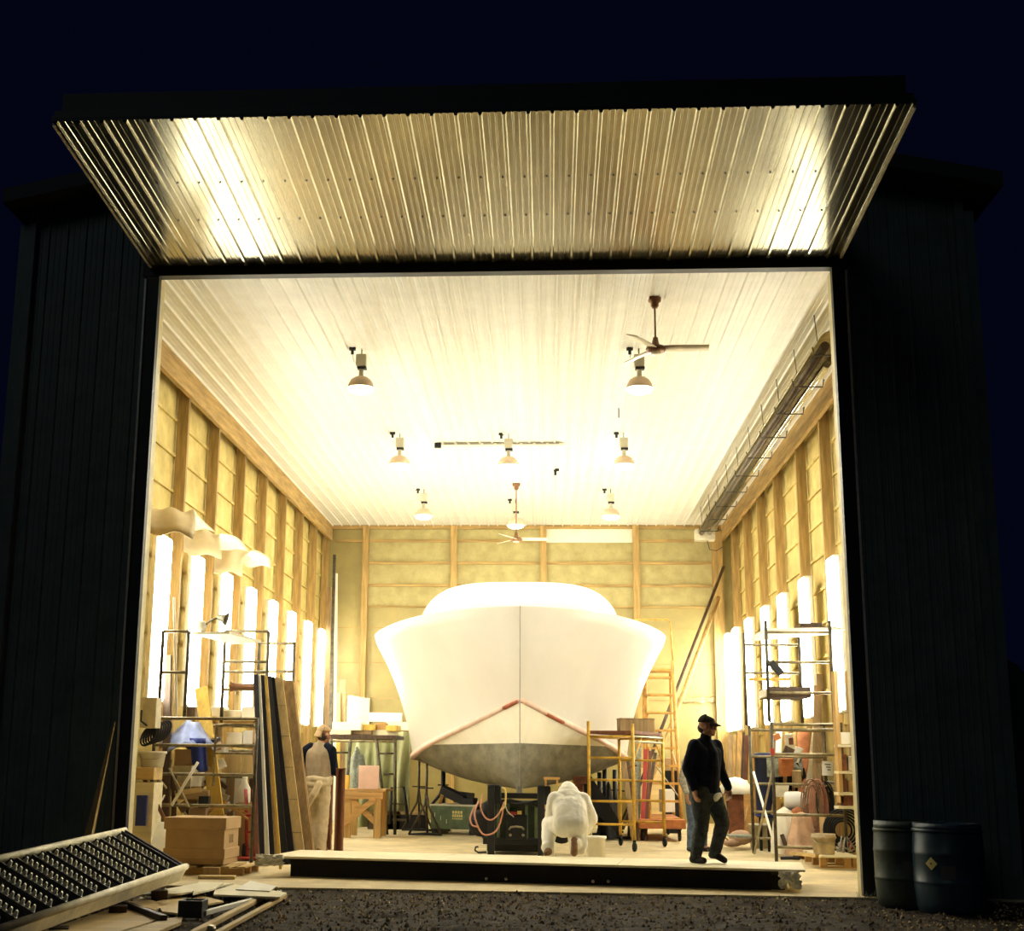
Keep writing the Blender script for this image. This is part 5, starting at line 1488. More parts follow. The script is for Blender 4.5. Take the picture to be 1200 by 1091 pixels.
for k, (px, y, pt) in enumerate(((519, 12.6, 896), (709, 12.4, 900), (721, 12.9, 902), (703, 11.8, 905))):
    x = at(px, 950, y).x
    b = MB(); b.tube([(x, y, 0), (x, y, at(px, pt, y).z)], 0.045, 10); b.box((x, y, 0.02), (0.3, 0.3, 0.04)); b.box((x, y, at(px, pt, y).z - 0.4), (0.22, 0.03, 0.03))
    single('prop_post', ('dark round prop under the hull left of the green chest', 'dark prop under the hull right of the trailer', 'rearmost dark prop behind the yellow scaffold', 'dark prop beside the sloping black ramp')[k], 'prop', b, 'black_steel', 'props under the hull')

# green job-site chest with black gear on it
y = 10.9
a, c = at(507, 942, y), at(561, 975, y)
rz = -0.30
cx_, cy_ = (a.x + c.x) / 2 + 0.02, 11.5
L_, D2 = 0.92, 0.62
f_ = rot2(cx_, cy_, rz); RM = Matrix.Rotation(rz, 3, 'Z')
zb, zt = 0.10, at(510, 944, 11.3).z
ch = thing('tool_chest', 'green steel tool chest with yellow stencilling left of the trailer', 'chest', (cx_, cy_, 0))
b = MB(); b.box(f_(0, 0, (zb + zt) / 2), (L_, D2, zt - zb), RM); b.build('body', 'tool_green', ch, bev=0.012)
b = MB(); b.box(f_(0, 0, zt + 0.012), (L_ + 0.03, D2 + 0.03, 0.035), RM); b.build('lid', 'lamp_grey', ch, bev=0.008)
for dx in (-0.38, 0.38):
    b = MB(); b.box(f_(dx, 0, 0.05), (0.1, D2, 0.1), RM); b.build('skid', 'black_steel', ch)
for r_, (n_, z_, h_) in enumerate(((4, zt - 0.115, 0.05), (5, zt - 0.18, 0.05), (7, zt - 0.235, 0.02))):
    for k in range(n_):
        b = MB(); b.box(f_(-0.02 + (0.22 / n_) * (k + .5), -D2 / 2 - 0.004, z_), (0.20 / n_ * 0.72, 0.006, h_), RM); b.build('stencil_mark', 'label_yellow', ch)
for k in range(3):
    b = MB(); b.box(f_(-0.13 - 0.12 * k, -D2 / 2 - 0.003, zb + 0.14 + 0.06 * k), (0.012, 0.005, 0.08), RM); b.build('scrape', 'lamp_grey', ch)
b = MB(); p = f_(-0.08, -0.1, zt + 0.2)
b.box(p, (0.5, 0.22, 0.16), (0.1, 0.38, rz)); b.box(p + Vector((0.2, 0.1, -0.05)), (0.34, 0.25, 0.2), (0, 0.1, rz)); b.bar(p + Vector((-0.24, 0, 0.02)), p + Vector((-0.42, -0.05, -0.2)), 0.08, 0.05)
single('black_case', 'jumble of black equipment piled on the green tool chest', 'equipment', b, 'black_steel', bev=0.01)
b = MB(); p = f_(0.25, -0.1, zt + 0.09); b.box(p, (0.26, 0.24, 0.12), RM); single('black_case', 'low black case at the right end of the green chest lid', 'case', b, 'rubber', bev=0.012)
board('leaning_offcut', 'pale slat leaning on the left end of the green tool chest', 'slat', fl(508, 974, 0.0), at(518, 932, 11.2), 0.06, 0.03, 'pine_z')

# black ramp and heap right of the trailer
y = 9.4
b = MB(); b.prism([at(690, 905, y), at(676, 932, y), at(722, 975, y), at(730, 968, y)], (0, 0.5, 0)); single('black_ramp', 'black sloping metal ramp under the hull right of the trailer', 'ramp', b, 'black_board')
y = 10.2
c = at(713, 962, y)
tarp('black_sack', 'heap of black sacking under the hull behind the yellow scaffold', c.x, 10.3, 0.0, 0.19, 0.25, 0.95, 'rubber', 2.7, cat='heap')
b = MB(); c = at(679, 914, 8.8); b.box((c.x, 8.8, c.z), (0.24, 0.2, 0.13)); b.box((c.x, 8.8, c.z / 2 - 0.03), (0.14, 0.14, c.z - 0.06)); single('rusty_block', 'rusty brown block on a prop just above the kneeling worker', 'block', b, 'rust', bev=0.006)
# bundle of reddish planks standing behind the yellow scaffold
for k, (xt, yt, xb, m_, w_, lb) in enumerate(((729, 880, 743, 'ply_brown', .10, 'leftmost leaning brown plank'), (735, 888, 745, 'dark_wood', .08, 'dark leaning plank second from left'), (741, 890, 748, 'ply_brown', .07, 'third brown plank'),
        (757, 878, 752, 'red_paint', .07, 'bright red plank'), (762, 880, 756, 'red_wood', .06, 'red-brown plank right of the bright red one'), (768, 882, 752, 'dark_wood', .06, 'dark slanting plank furthest right'), (748, 876, 746, 'towel', .11, 'grey-green upright board'))):
    p1 = at(xt, yt, 10.3 + .05 * k); p0 = at(xb, 978, 9.9 + .05 * k); p0.z = 0
    board('standing_plank', lb + ' in the bundle behind the yellow scaffold', 'plank', p0, p1, w_, 0.03, m_, group='planks behind the yellow scaffold')
stand_box('white drum-like box under the orange ladder', 'white_box', 'box', 775, 925, 790, 952, 11.6, 0.4, 'white_board', 0.1)
stand_box('dark box on the lower steps inside the orange ladder', 'dark_box', 'box', 778, 903, 797, 918, 12.9, 0.4, 'black_board', 0, floor_=True)
stand_box('brown carton stacked on the dark box inside the orange ladder', 'carton', 'box', 778, 888, 797, 903, 12.9, 0.4, 'card', 0)
stand_box('pale green board standing behind the orange ladder', 'green_board', 'board', 786, 918, 797, 975, 13.2, 0.05, 'tarp_green', 0, floor_=True)
stand_box('long bench against the back wall behind the orange ladder', 'bench', 'bench', 735, 900, 800, 968, 16.8, 0.6, 'ply', 0, floor_=True)

# ------------------------------------------------------------------ rear right: wall bench, dish, lumber
stand_box('pale wood workbench against the right wall behind the walking man', 'bench', 'bench', 860, 928, 886, 980, 10.6, 0.8, 'pine_x', 0, floor_=True)
c = at(862, 925, 9.5)
b = MB(); b.lathe((c.x, 9.5, c.z - 0.08), [(0.30, 0), (0.27, 0.12), (0.19, 0.22), (0.08, 0.27), (0, 0.28)], 22); single('white_dome', 'white dome shade resting on the red-brown board beside the man', 'shade', b, 'white_board', mods=(('SOLIDIFY', dict(thickness=0.01)),))
stand_box('red-brown board standing on the floor right of the walking man', 'red_board', 'board', 853, 922, 873, 975, 9.3, 0.06, 'rust', 0, floor_=True)
stand_box('white box on the wall bench beside the dome shade', 'white_box', 'box', 870, 914, 877, 925, 9.7, 0.2, 'white_board')
m_ = at(865, 968, 8.3)
mp = thing('mop', 'mop with pale head lying on the floor right of the walking man', 'mop', (m_.x, 8.3, 0))
b = MB(); b.ball((m_.x + 0.05, 8.35, 0.17), (0.2, 0.14, 0.12), 12, 8); b.ball((m_.x - 0.1, 8.3, 0.08), (0.16, 0.1, 0.07), 10, 6); b.build('mop_head', 'sack', mp)
b = MB(); b.tube([(m_.x + 0.1, 8.35, 0.2), at(876, 945, 8.5)], 0.015, 7); b.tube([(m_.x - 0.1, 8.3, 0.06), at(846, 978, 8.2)], 0.014, 7); b.build('handle', 'pine_x', mp)
board('broom_stick', 'dark broom stick leaning on the red-brown board', 'broom', fl(858, 984, 0.0), at(850, 925, 9.2), 0.03, 0.03, 'dark_wood')
for k, (xt, yt, xb, w_, mm, lb) in enumerate(((856, 862, 851, .09, 'ply_brown', 'leftmost short plank leaning on the right wall behind the man'), (861, 861, 855, .06, 'pine_z', 'pale plank second from left on the right wall'), (867, 858, 860, .10, 'pine_z', 'wide pale plank leaning on the right wall behind the man'),
        (871, 858, 864, .06, 'dark_wood', 'dark plank right of the wide pale one on the right wall'), (875, 862, 869, .10, 'red_wood', 'red-brown plank, rightmost of those leaning on the right wall'))):
    p1 = at(xt, yt, 13.2 + .12 * k); p0 = at(xb, 910, 12.8 + .12 * k); p0 = Vector((p0.x, p0.y, 0))
    board('leaning_plank', lb, 'plank', p0, p1, w_, 0.04, mm, group='planks leaning on the right wall')
# stains / torn insulation patch on the right rear wall
b = MB(); p0, p1 = at(796, 812, YB - 0.1), at(842, 828, YB - 0.1)
b.grid(lambda u, v: Vector((p0.x + (p1.x - p0.x) * u, YB - 0.05 - 0.03 * noise.noise(Vector((u * 8, v * 3, 0))), p0.z - 0.10 - 0.13 * v + 0.06 * noise.noise(Vector((u * 6, v, 3))))), 30, 4)
single('torn_batt', 'ragged strip of torn brown insulation on the back wall right of the ladder', 'insulation', b, 'ply_brown', mods=(('SOLIDIFY', dict(thickness=0.02)),))

# ------------------------------------------------------------------ right side by the tower
# round blue drum with grey towel
c = at(899, 930, 7.6)
dm = thing('blue_drum', 'tall dark blue tank behind the right scaffold with a grey towel over it', 'drum', (c.x, 7.6, 0))
zt = at(900, 882, 7.6).z; zb = at(900, 958, 7.6).z
b = MB(); b.lathe((c.x, 7.6, zb), [(0, 0), (0.17, 0), (0.2, 0.03), (0.2, 0.06), (0.185, 0.08), (0.185, zt - zb - 0.1), (0.2, zt - zb - 0.08), (0.2, zt - zb - 0.02), (0.17, zt - zb), (0, zt - zb)], 24); b.build('tank', 'blue_dark', dm)
b = MB()
for k in range(3):
    a_ = 2 * PI * k / 3 + .4
    b.tube([(c.x + 0.14 * math.cos(a_), 7.6 + 0.14 * math.sin(a_), 0), (c.x + 0.14 * math.cos(a_), 7.6 + 0.14 * math.sin(a_), zb + 0.02)], 0.025, 8)
b.build('stand_legs', 'black_steel', dm)
for dz in (0.035, zt - zb - 0.05):
    b = MB(); b.lathe((c.x, 7.6, zb + dz), [(0.205, -0.012), (0.212, 0), (0.205, 0.012)], 24); b.build('hoop', 'blue', dm)
a, c2 = at(907, 887, 7.2), at(941, 911, 7.2)
b = MB()
def tw(u, v): return Vector((a.x - 0.12 + (c2.x - a.x + 0.12) * u, 7.2 + 0.03 * math.sin(u * 14) + 0.02 * math.sin(v * 9), a.z + (c2.z - a.z) * v * (1 + 0.08 * math.sin(u * 7)) + 0.02 * math.sin(u * 5)))
b.grid(tw, 24, 10)
b.grid(lambda u, v: Vector((a.x - 0.12 + (c2.x - a.x + 0.12) * u, 7.2 + 0.25 * v, a.z + 0.02 * math.sin(u * 5))), 24, 3)
single('grey_towel', 'grey towel draped over the rail beside the blue tank', 'towel', b, 'towel', mods=(('SOLIDIFY', dict(thickness=0.012)),))
stand_box('dark cabinet behind the grey towel on the right', 'dark_cabinet', 'cabinet', 905, 905, 944, 975, 7.6, 0.5, 'black_board', 0, floor_=True)
# big white-blue jug
c = at(931, 938, 6.9)
jg = thing('water_jug', 'big translucent white-blue jug on its side by the hoses', 'jug', (c.x, 6.9, c.z - 0.15))
b = MB(); b.lathe((c.x - 0.16, 6.9, c.z), [(0, 0), (0.10, 0.0), (0.135, 0.03), (0.14, 0.22), (0.12, 0.29), (0.05, 0.33), (0.045, 0.38), (0, 0.38)], 20, (1, -0.15, 0)); b.build('body', 'paper', jg)
b = MB(); b.lathe((c.x + 0.20, 6.87, c.z), [(0.05, 0), (0.05, 0.04), (0, 0.04)], 12, (1, -0.15, 0)); b.build('stopper', 'blue', jg)
b = MB(); b.box((c.x, 6.9, (c.z - 0.14) / 2), (0.36, 0.3, c.z - 0.14)); single('crate', 'dark blue crate under the white-blue jug', 'crate', b, 'blue_dark', bev=0.008)
# hose coils hung on the right scaffold rails
for k, (px, py, w_, h_, m_, lb) in enumerate(((951, 945, 0.16, 0.42, 'hose_brown', 'brown hose coil hanging in the middle of the right clutter'), (958, 950, 0.15, 0.48, 'hose_pink', 'pinkish hose coil hanging behind the brown one'),
        (966, 938, 0.13, 0.30, 'rubber', 'black hose coil hanging below the paper notice'), (972, 938, 0.20, 0.30, 'hose_grey', 'pale grey hose coil hanging right of the black one'))):
    c = at(px, py, 6.0 + 0.12 * k)
    b = MB()
    for j in range(5):
        b.tube([Vector((c.x + (w_ - 0.018 * j) * math.cos(t_) + 0.01 * j, c.y + 0.025 * j - 0.05, c.z + (h_ - 0.03 * j) * math.sin(t_) + 0.02 * math.sin(3 * t_ + 2 * j))) for t_ in [2 * PI * i / 22 for i in range(22)]], 0.010, 6, closed=True)
    single('hose_coil', lb, 'hose', b, m_, 'hose coils on the right')
c = at(986, 968, 5.0)
b = MB()
for j in range(6):
    b.tube([Vector((c.x + 0.05 + (0.30 - 0.035 * j) * math.cos(t_), c.y + 0.03 * j, c.z - 0.06 + (0.30 - 0.035 * j) * math.sin(t_))) for t_ in [2 * PI * i / 24 for i in range(24)]], 0.016, 6, closed=True)
single('hose_coil', 'large black hose coil on the floor at the right jamb', 'hose', b, 'rubber', 'hose coils on the right')
# paper notice
a, c = at(963, 892, 6.7), at(977, 909, 6.7)
nt_ = thing('paper_notice', 'white paper notice with dark print pinned behind the right scaffold', 'notice', ((a.x + c.x) / 2, 6.7, c.z))
b = MB(); b.box(((a.x + c.x) / 2, 6.7, (a.z + c.z) / 2), (c.x - a.x, 0.006, a.z - c.z), (0.05, 0.05, 0)); b.build('sheet', 'paper', nt_)
for k in range(3):
    b = MB(); b.box(((a.x + c.x) / 2 + 0.01 * k, 6.692, a.z - 0.05 - 0.04 * k), (0.09 - 0.02 * k, 0.004, 0.016), (0.05, 0.05, 0)); b.build('print_line', 'ink', nt_)
# racks at the right wall: shelving with upright timber
sh = thing('wall_shelf', 'pale timber shelving at the right jamb stacked with odds and ends', 'shelf', (4.5, 4.3, 0.8))
for px in (983, 1000):
    x = at(px, 900, 4.3).x
    b = MB(); b.box((x, 4.3, 1.75), (0.05, 0.2, 1.8)); b.build('upright', 'pine_z', sh)
for py in (874, 905, 930, 946):
    p0, p1 = at(980, py, 4.3), at(1004, py, 4.3)
    b = MB(); b.box(((p0.x + p1.x) / 2, 4.3, p0.z), (p1.x - p0.x, 0.30, 0.035)); b.build('shelf_board', 'ply_pale', sh)
for k, (x0, y0_, x1, y1_, m_, lb) in enumerate(((985, 858, 999, 872, 'white_board', 'white box on the top shelf at the right jamb'), (986, 884, 993, 903, 'rust', 'rusty tin on the second shelf at the right jamb'), (994, 886, 1000, 903, 'bucket', 'cream tub beside the rusty tin on the right shelf'),
        (987, 912, 993, 928, 'red_wood', 'dark red box on the third shelf at the right jamb'), (994, 914, 1000, 928, 'pine_z', 'pine block on the third shelf at the right jamb'), (985, 932, 1000, 944, 'rust', 'rust coloured bin on the lowest shelf at the right jamb'))):
    stand_box(lb, ('box', 'tin', 'tub', 'box', 'block', 'bin')[k], ('box', 'tin', 'tub', 'box', 'block', 'bin')[k], x0, y0_, x1, y1_, 4.2, 0.16, m_)
for k, (xt, yt, xb, yb_, w_, m_, lb) in enumerate(((913, 857, 909, 882, .10, 'white_board', 'white board standing behind the upper right rails'), (922, 856, 917, 882, .06, 'pine_z', 'slim pine stick behind the upper right rails'),
        (931, 857, 931, 960, .05, 'pine_z', 'upright pine batten behind the middle right rails'), (941, 857, 941, 882, .20, 'orange_paint', 'orange-brown panel behind the upper right rails'),
        (957, 850, 945, 918, .11, 'ply_pale', 'pale wide plank slanting behind the grey towel'), (969, 852, 955, 912, .07, 'pine_z', 'pine plank slanting right of the pale one'), (964, 855, 966, 890, .12, 'red_wood', 'dark red plank upright behind the slanting pine'),
        (976, 857, 976, 960, .05, 'pine_z', 'thin upright pine strip beside the paper notice'), (962, 790, 955, 850, .13, 'ply_brown', 'brown plank leaning on the right wall above the rails'))):
    p1, p0 = at(xt, yt, 7.9 - .08 * k), at(xb, yb_, 7.5 - .08 * k)
    p1.x, p0.x = min(p1.x, 5.04), min(p0.x, 5.04)
    p0 = Vector((min(5.04, p0.x + (p0.x - p1.x) * 0.6), 7.35 - .08 * k, 0))
    board('right_timber', lb, 'timber', p0, p1, w_, 0.035, m_, group='timber standing behind the right scaffold')
# pallet, bucket, sacks on the floor
a, c = fl(958, 1026, 0.0), fl(1003, 1028, 0.0)
px_, py_ = 4.16, 4.15
pa = thing('wooden_pallet', 'pale wooden pallet on the slab at the right jamb', 'pallet', (px_, 4.4, 0))
X0, X1 = at(961, 1018, 3.75).x, at(1008, 1018, 3.75).x
for y in (3.78, 4.3, 4.85):
    b = MB(); b.box(((X0 + X1) / 2, y, 0.03), (X1 - X0, 0.09, 0.02)); b.build('bottom_board', 'pine_x', pa)
    for x in (X0 + 0.05, (X0 + X1) / 2 + 0.1, X1 - 0.05):
        b = MB(); b.box((x, y, 0.095), (0.09, 0.09, 0.11)); b.build('block', 'pine_x', pa)
for k in range(6):
    b = MB(); b.box(((X0 + X1) / 2, 3.76 + 0.22 * k, 0.165), (X1 - X0, 0.15, 0.022)); b.build('deck_board', 'ply_pale', pa)
b = MB(); b.bar((X0 - 0.02, 3.8, 0.17), (X0 - 0.16, 5.0, 0.13), 0.06, 0.04, (0, 0, 1)); b.build('side_slat', 'pine_y', pa)
c = at(966, 1004, 4.1); zb = 0.178
bk = thing('bucket', 'dirty tan bucket standing on the pallet at the right', 'bucket', (c.x, 4.1, zb))
H = at(966, 977, 4.1).z - zb
b = MB(); b.lathe((c.x, 4.1, zb), [(0, 0), (0.135, 0), (0.14, 0.01), (0.155, H - 0.06), (0.17, H - 0.06), (0.17, H - 0.035), (0.16, H - 0.03), (0.165, H), (0.15, H), (0.14, 0.03), (0, 0.03)], 24); b.build('pail', 'bucket_dirty', bk)
b = MB(); b.tube([(c.x - 0.165, 4.1, zb + H - 0.05), (c.x - 0.12, 3.95, zb + H - 0.12), (c.x + 0.1, 3.94, zb + H - 0.13), (c.x + 0.165, 4.1, zb + H - 0.05)], 0.006, 6); b.build('handle', 'galv', bk)
def bag(lb, px, pyb, y, w, h, m, seed, name='sack', top=0.35):
    c = at(px, pyb, y); z0 = max(0, c.z)
    b = MB()
    def fn(u, v):
        a_ = 2 * PI * u
        r = w * (math.sin(PI * min(1, 0.08 + 0.92 * (1 - v) ** 0.6) * 0.5) * (1 - top) + top * (0.6 + 0.4 * math.cos(v * 5))) * (0.15 if v > 0.97 else 1) * (1 + 0.15 * math.sin(7 * a_ + seed + 5 * v) + 0.06 * math.sin(17 * a_ + 3 * seed) + 0.1 * noise.noise(Vector((math.cos(a_), math.sin(a_), v * 3 + seed))))
        return Vector((c.x + r * math.cos(a_), y + 0.8 * r * math.sin(a_), z0 + h * v))
    b.grid(fn, 28, 12)
    return single(name, lb, 'sack', b, m)
bag('salmon coloured sack slumped behind the lower right rails', 941, 1002, 5.9, 0.26, 0.62, 'sack', 1.0)
bag('white cone-shaped wrapped bundle left of the salmon sack', 921, 1000, 6.2, 0.21, 0.68, 'white_board', 3.0, 'bundle', 0.12)
bag('orange-brown sack draped upright between bundle and hoses', 936, 985, 6.4, 0.17, 0.5, 'orange_paint', 5.0)
c = at(891, 975, 8.4)
b = MB(); b.lathe((c.x, 8.4, 0), [(0, 0), (0.17, 0), (0.19, 0.36), (0.2, 0.36), (0.2, 0.39), (0.18, 0.39), (0.16, 0.02), (0, 0.02)], 20); single('bucket', 'pale bucket on the floor behind the crossed scaffold braces', 'bucket', b, 'bucket')
stand_box('brown carton behind the dirty bucket at the right', 'carton', 'box', 966, 955, 984, 985, 5.3, 0.4, 'card', floor_=True)
b = MB()
for k in range(9):
    c = at(990 + rnd.uniform(-9, 10), 1003, 4.5); b.tube([(c.x, 4.4 + rnd.random() * .3, 0.18), (c.x + rnd.uniform(-.1, .1), 4.5, 0.25 + rnd.random() * .15), (c.x + rnd.uniform(-.12, .12), 4.5, 0.19)], 0.012, 5)
single('cable_tangle', 'tangle of cables lying on the pallet right of the bucket', 'cable', b, 'hose_grey')
stand_box('small red box on the pallet behind the cable tangle', 'red_box', 'box', 990, 988, 999, 996, 4.75, 0.15, 'red_paint')
b = MB(); c = at(925, 1001, 5.4); b.tube([(c.x - 0.12, 5.4, 0.03), (c.x, 5.3, 0.04), (c.x + 0.14, 5.45, 0.03), (c.x + 0.1, 5.6, 0.03)], 0.025, 6); single('hose_end', 'short black hose end on the floor before the salmon sack', 'hose', b, 'rubber')
stand_box('flat dark floor mat right of the walking man', 'floor_mat', 'mat', 856, 979, 882, 982, 7.6, 0.5, 'towel', bev=0.0)
# white bucket behind the kneeling worker
c = at(698, 999, 3.4)
b = MB(); b.lathe((c.x, 3.5, 0.0), [(0, 0), (0.12, 0), (0.135, 0.36), (0.15, 0.37), (0.15, 0.40), (0.13, 0.40), (0.115, 0.02), (0, 0.02)], 20); single('bucket', 'white bucket right behind the kneeling worker', 'bucket', b, 'white_plastic')
stand_box('white box left of the kneeling worker on the floor', 'white_box', 'box', 637, 972, 650, 1001, 3.6, 0.3, 'white_board', 0, floor_=True)
# light clutter on the left rear floor: red crate etc.

# odds and ends packed between the hoses, the shelf and the wall on the right
for k in range(44):
    px, py = rnd.uniform(908, 984), rnd.uniform(862, 1000)
    y = rnd.uniform(7.0, 7.6) if py < 985 else rnd.uniform(6.0, 6.4)
    c = at(px, py, y)
    if c.x > 4.75 or c.z < 0.05: continue
    s_ = (rnd.uniform(.05, .22), rnd.uniform(.05, .15), rnd.uniform(.05, .3))
    b = MB(); b.box(c, s_, (rnd.uniform(-.3, .3), rnd.uniform(-.5, .5), rnd.uniform(-.4, .4)))
    single('scrap', 'small odd piece packed among hoses and timber on the right', 'scrap', b, rnd.choice(['dark_wood', 'ply_brown', 'pine_z', 'white_board', 'bucket', 'rust', 'dark_wood', 'black_steel', 'orange_paint', 'yellow_wood']), 'odd pieces packed on the right side', bev=0.004)

# ================================================================== PEOPLE
def remesh(mb, name, m, parent, voxel=0.010, smooth=4, wrinkle=0.0):
    mods = [('REMESH', dict(mode='VOXEL', voxel_size=voxel)), ('SMOOTH', dict(factor=0.5, iterations=smooth))]
    o = mb.build(name, m, parent, mods=mods)
    if wrinkle:
        tx = bpy.data.textures.new('folds', 'CLOUDS')
        tx.noise_scale = 0.09
        d = o.modifiers.new('folds', 'DISPLACE')
        d.texture = tx; d.strength = wrinkle; d.mid_level = 0.5; d.texture_coords = 'LOCAL'
    for md in o.modifiers:
        if md.type == 'REMESH': md.use_smooth_shade = True
    return o


class Figure:
    def __init__(self, label, base, yaw):
        self.base, self.rot = Vector(base), Matrix.Rotation(yaw, 3, 'Z')
        self.root = thing('person', label, 'person', base)

    def w(self, p):
        return self.base + self.rot @ Vector(p)

    def chain(self, mb, pts, rs, n=14):
        for (a, ra), (c, rc) in zip(list(zip(pts, rs))[:-1], list(zip(pts, rs))[1:]):
            mb.cap(self.w(a), ra, self.w(c), rc, n)

    def ell(self, mb, c, rad, rot=None):
        r = self.rot @ (rot if rot is not None else Matrix.Identity(3))
        mb.ball(self.w(c), rad, 16, 10, r)

    def head(self, mb, c, yaw, pitch=0.0, s=1.0):
        """skull, jaw, nose, brows, lips, ears; local +y is where the face looks"""
        r = Matrix.Rotation(yaw, 3, 'Z') @ Matrix.Rotation(pitch, 3, 'X')
        c = Vector(c)
        def e(p, rad): self.ell(mb, c + r @ (Vector(p) * s), tuple(q * s for q in rad), r)
        e((0, -0.012, 0.03), (0.074, 0.094, 0.088))
        e((0, 0.025, -0.045), (0.056, 0.062, 0.066))
        e((0, 0.062, -0.085), (0.028, 0.026, 0.022))
        e((0, 0.088, -0.012), (0.011, 0.018, 0.026))
        e((0, 0.097, -0.028), (0.014, 0.014, 0.010))
        for x in (-1, 1):
            e((x * 0.030, 0.076, 0.022), (0.024, 0.013, 0.009))
            e((x * 0.030, 0.070, 0.004), (0.012, 0.012, 0.009))
            e((x * 0.048, 0.052, -0.025), (0.022, 0.026, 0.022))
            e((x * 0.074, -0.005, -0.005), (0.010, 0.020, 0.031))
        e((0, 0.084, -0.052), (0.022, 0.011, 0.006))
        e((0, 0.080, -0.063), (0.019, 0.011, 0.007))

    def hand(self, mb, wrist, dirn, palm, side, curl=0.6):
        """palm plus four unequal bent fingers and a thumb from the side of the palm"""
        d = Vector(dirn).normalized()
        pn = Vector(palm); pn = (pn - d * pn.dot(d)).normalized()      # towards which the palm faces
        sd = d.cross(pn).normalized() * side                           # thumb side
        wv = Vector(wrist)
        R_ = Matrix((sd, d, pn)).transposed()
        self.ell(mb, wv + d * 0.048, (0.040, 0.054, 0.017), R_)
        for k, L in enumerate((0.072, 0.082, 0.076, 0.058)):
            p = wv + d * 0.088 + sd * (0.029 - 0.0195 * k)
            ang = 0.25
            pts = [p]
            for seg, f in enumerate((0.45, 0.32, 0.23)):
                ang += curl * (0.55 + 0.12 * k)
                pts.append(pts[-1] + (d * math.cos(ang) + pn * math.sin(ang)) * L * f)
            self.chain(mb, pts, [0.0098, 0.0092, 0.0085, 0.0075], 8)
        t0 = wv + d * 0.026 + sd * 0.030
        t1 = t0 + (sd * 0.75 + d * 0.6 + pn * 0.3) * 0.036
        t2 = t1 + (sd * 0.2 + d * 0.85 + pn * 0.5) * 0.028
        self.chain(mb, [wv + d * 0.02 + sd * 0.016, t0, t1, t2], [0.014, 0.0125, 0.0105, 0.009], 8)

    def shoe(self, ankle, toe, m, r=0.045, name='shoe', up=0.0):
        a, t = Vector(ankle), Vector(toe)
        d = (t - a); d.z = 0; d.normalize()
        mb = MB()
        s0 = Vector((a.x, a.y, a.z - 0.045))
        self.chain(mb, [s0 - d * 0.045, s0 + d * 0.02, t], [r, r * 1.02, r * 0.82])
        self.chain(mb, [a + Vector((0, 0, 0.03)), s0], [r * 0.98, r])
        o = remesh(mb, name, m, self.root, 0.009, 3)
        return o


# ---- man walking along the platform edge
base = fl(829, 1011.5, 0.235)
fw_ = Vector((0.66, -0.75))
yaw = math.atan2(-fw_.x, fw_.y)
g = Figure('person in dark cap, dark jumper and dark jeans striding across the platform', base, yaw)
J = dict(pel=(0, 0, 0.80), chest=(0, 0.03, 1.18), neck=(0, 0.03, 1.40), head=(0.0, 0.06, 1.545),
         shL=(-0.185, 0.02, 1.325), shR=(0.185, 0.02, 1.325), elL=(-0.285, -0.02, 1.06), elR=(0.245, -0.05, 1.06),
         wrL=(-0.325, 0.07, 0.835), wrR=(0.235, 0.05, 0.83),
         hpL=(-0.09, 0, 0.80), hpR=(0.09, 0, 0.80), knL=(-0.10, 0.16, 0.46), knR=(0.095, 0.02, 0.43),
         anL=(-0.09, 0.04, 0.135), anR=(0.09, -0.10, 0.085), toL=(-0.10, 0.17, 0.04), toR=(0.105, 0.04, 0.035))
b = MB()
g.chain(b, [J['pel'], J['chest'], J['neck']], [0.105, 0.105, 0.055])
g.chain(b, [J['neck'], J['head']], [0.056, 0.05])
for s in 'LR':
    g.chain(b, [J['chest'], J['sh' + s], J['el' + s], J['wr' + s]], [0.09, 0.052, 0.040, 0.027])
    g.chain(b, [J['pel'], J['hp' + s], J['kn' + s], J['an' + s]], [0.10, 0.085, 0.055, 0.038])
    g.chain(b, [J['an' + s], J['to' + s]], [0.030, 0.020])
g.head(b, J['head'], R(38), R(-4))
g.hand(b, J['wrL'], (0.02, 0.10, -1), (1, 0.2, 0), 1, 0.45)
g.hand(b, J['wrR'], (0.0, 0.12, -1), (-1, 0.2, 0), -1, 0.45)
remesh(b, 'body', 'skin', g.root, 0.0065, 3)
b = MB()
for dx in (-0.075, 0.075):
    g.chain(b, [(dx, -0.01, 0.80), (dx * 1.05, 0.0, 1.0), (dx * 1.25, 0.015, 1.22), (dx * 0.9, 0.01, 1.33)], [0.118, 0.122, 0.128, 0.085])
g.chain(b, [(0, 0.02, 0.82), (0, 0.05, 1.05), (0, 0.05, 1.22), (0, 0.02, 1.37)], [0.125, 0.135, 0.125, 0.078])
g.chain(b, [(0, 0.02, 1.35), (0, 0.03, 1.43)], [0.08, 0.066])
for s in 'LR':
    q = Vector(J['wr' + s]); e2 = Vector(J['el' + s])
    g.chain(b, [J['chest'], J['sh' + s], J['el' + s], tuple(e2 + (q - e2) * 0.92)], [0.10, 0.078, 0.064, 0.048])
remesh(b, 'jumper', 'navy', g.root, 0.010, 5, 0.014)
b = MB(); g.chain(b, [(-0.03, 0.115, 0.735), (-0.10, 0.095, 0.755), (-0.15, 0.03, 0.79)], [0.05, 0.056, 0.05])
remesh(b, 'shirt_hem', 'label_white', g.root, 0.010, 3)
b = MB()
g.chain(b, [(0, 0, 0.83), (0, 0.0, 0.74)], [0.135, 0.14])
for s in 'LR':
    a_, k_ = Vector(J['an' + s]), Vector(J['kn' + s])
    g.chain(b, [J['hp' + s], tuple((Vector(J['hp' + s]) + k_) / 2), J['kn' + s], tuple((a_ + k_) / 2), tuple(a_ + Vector((0, 0, -0.02)))], [0.125, 0.105, 0.085, 0.076, 0.068])
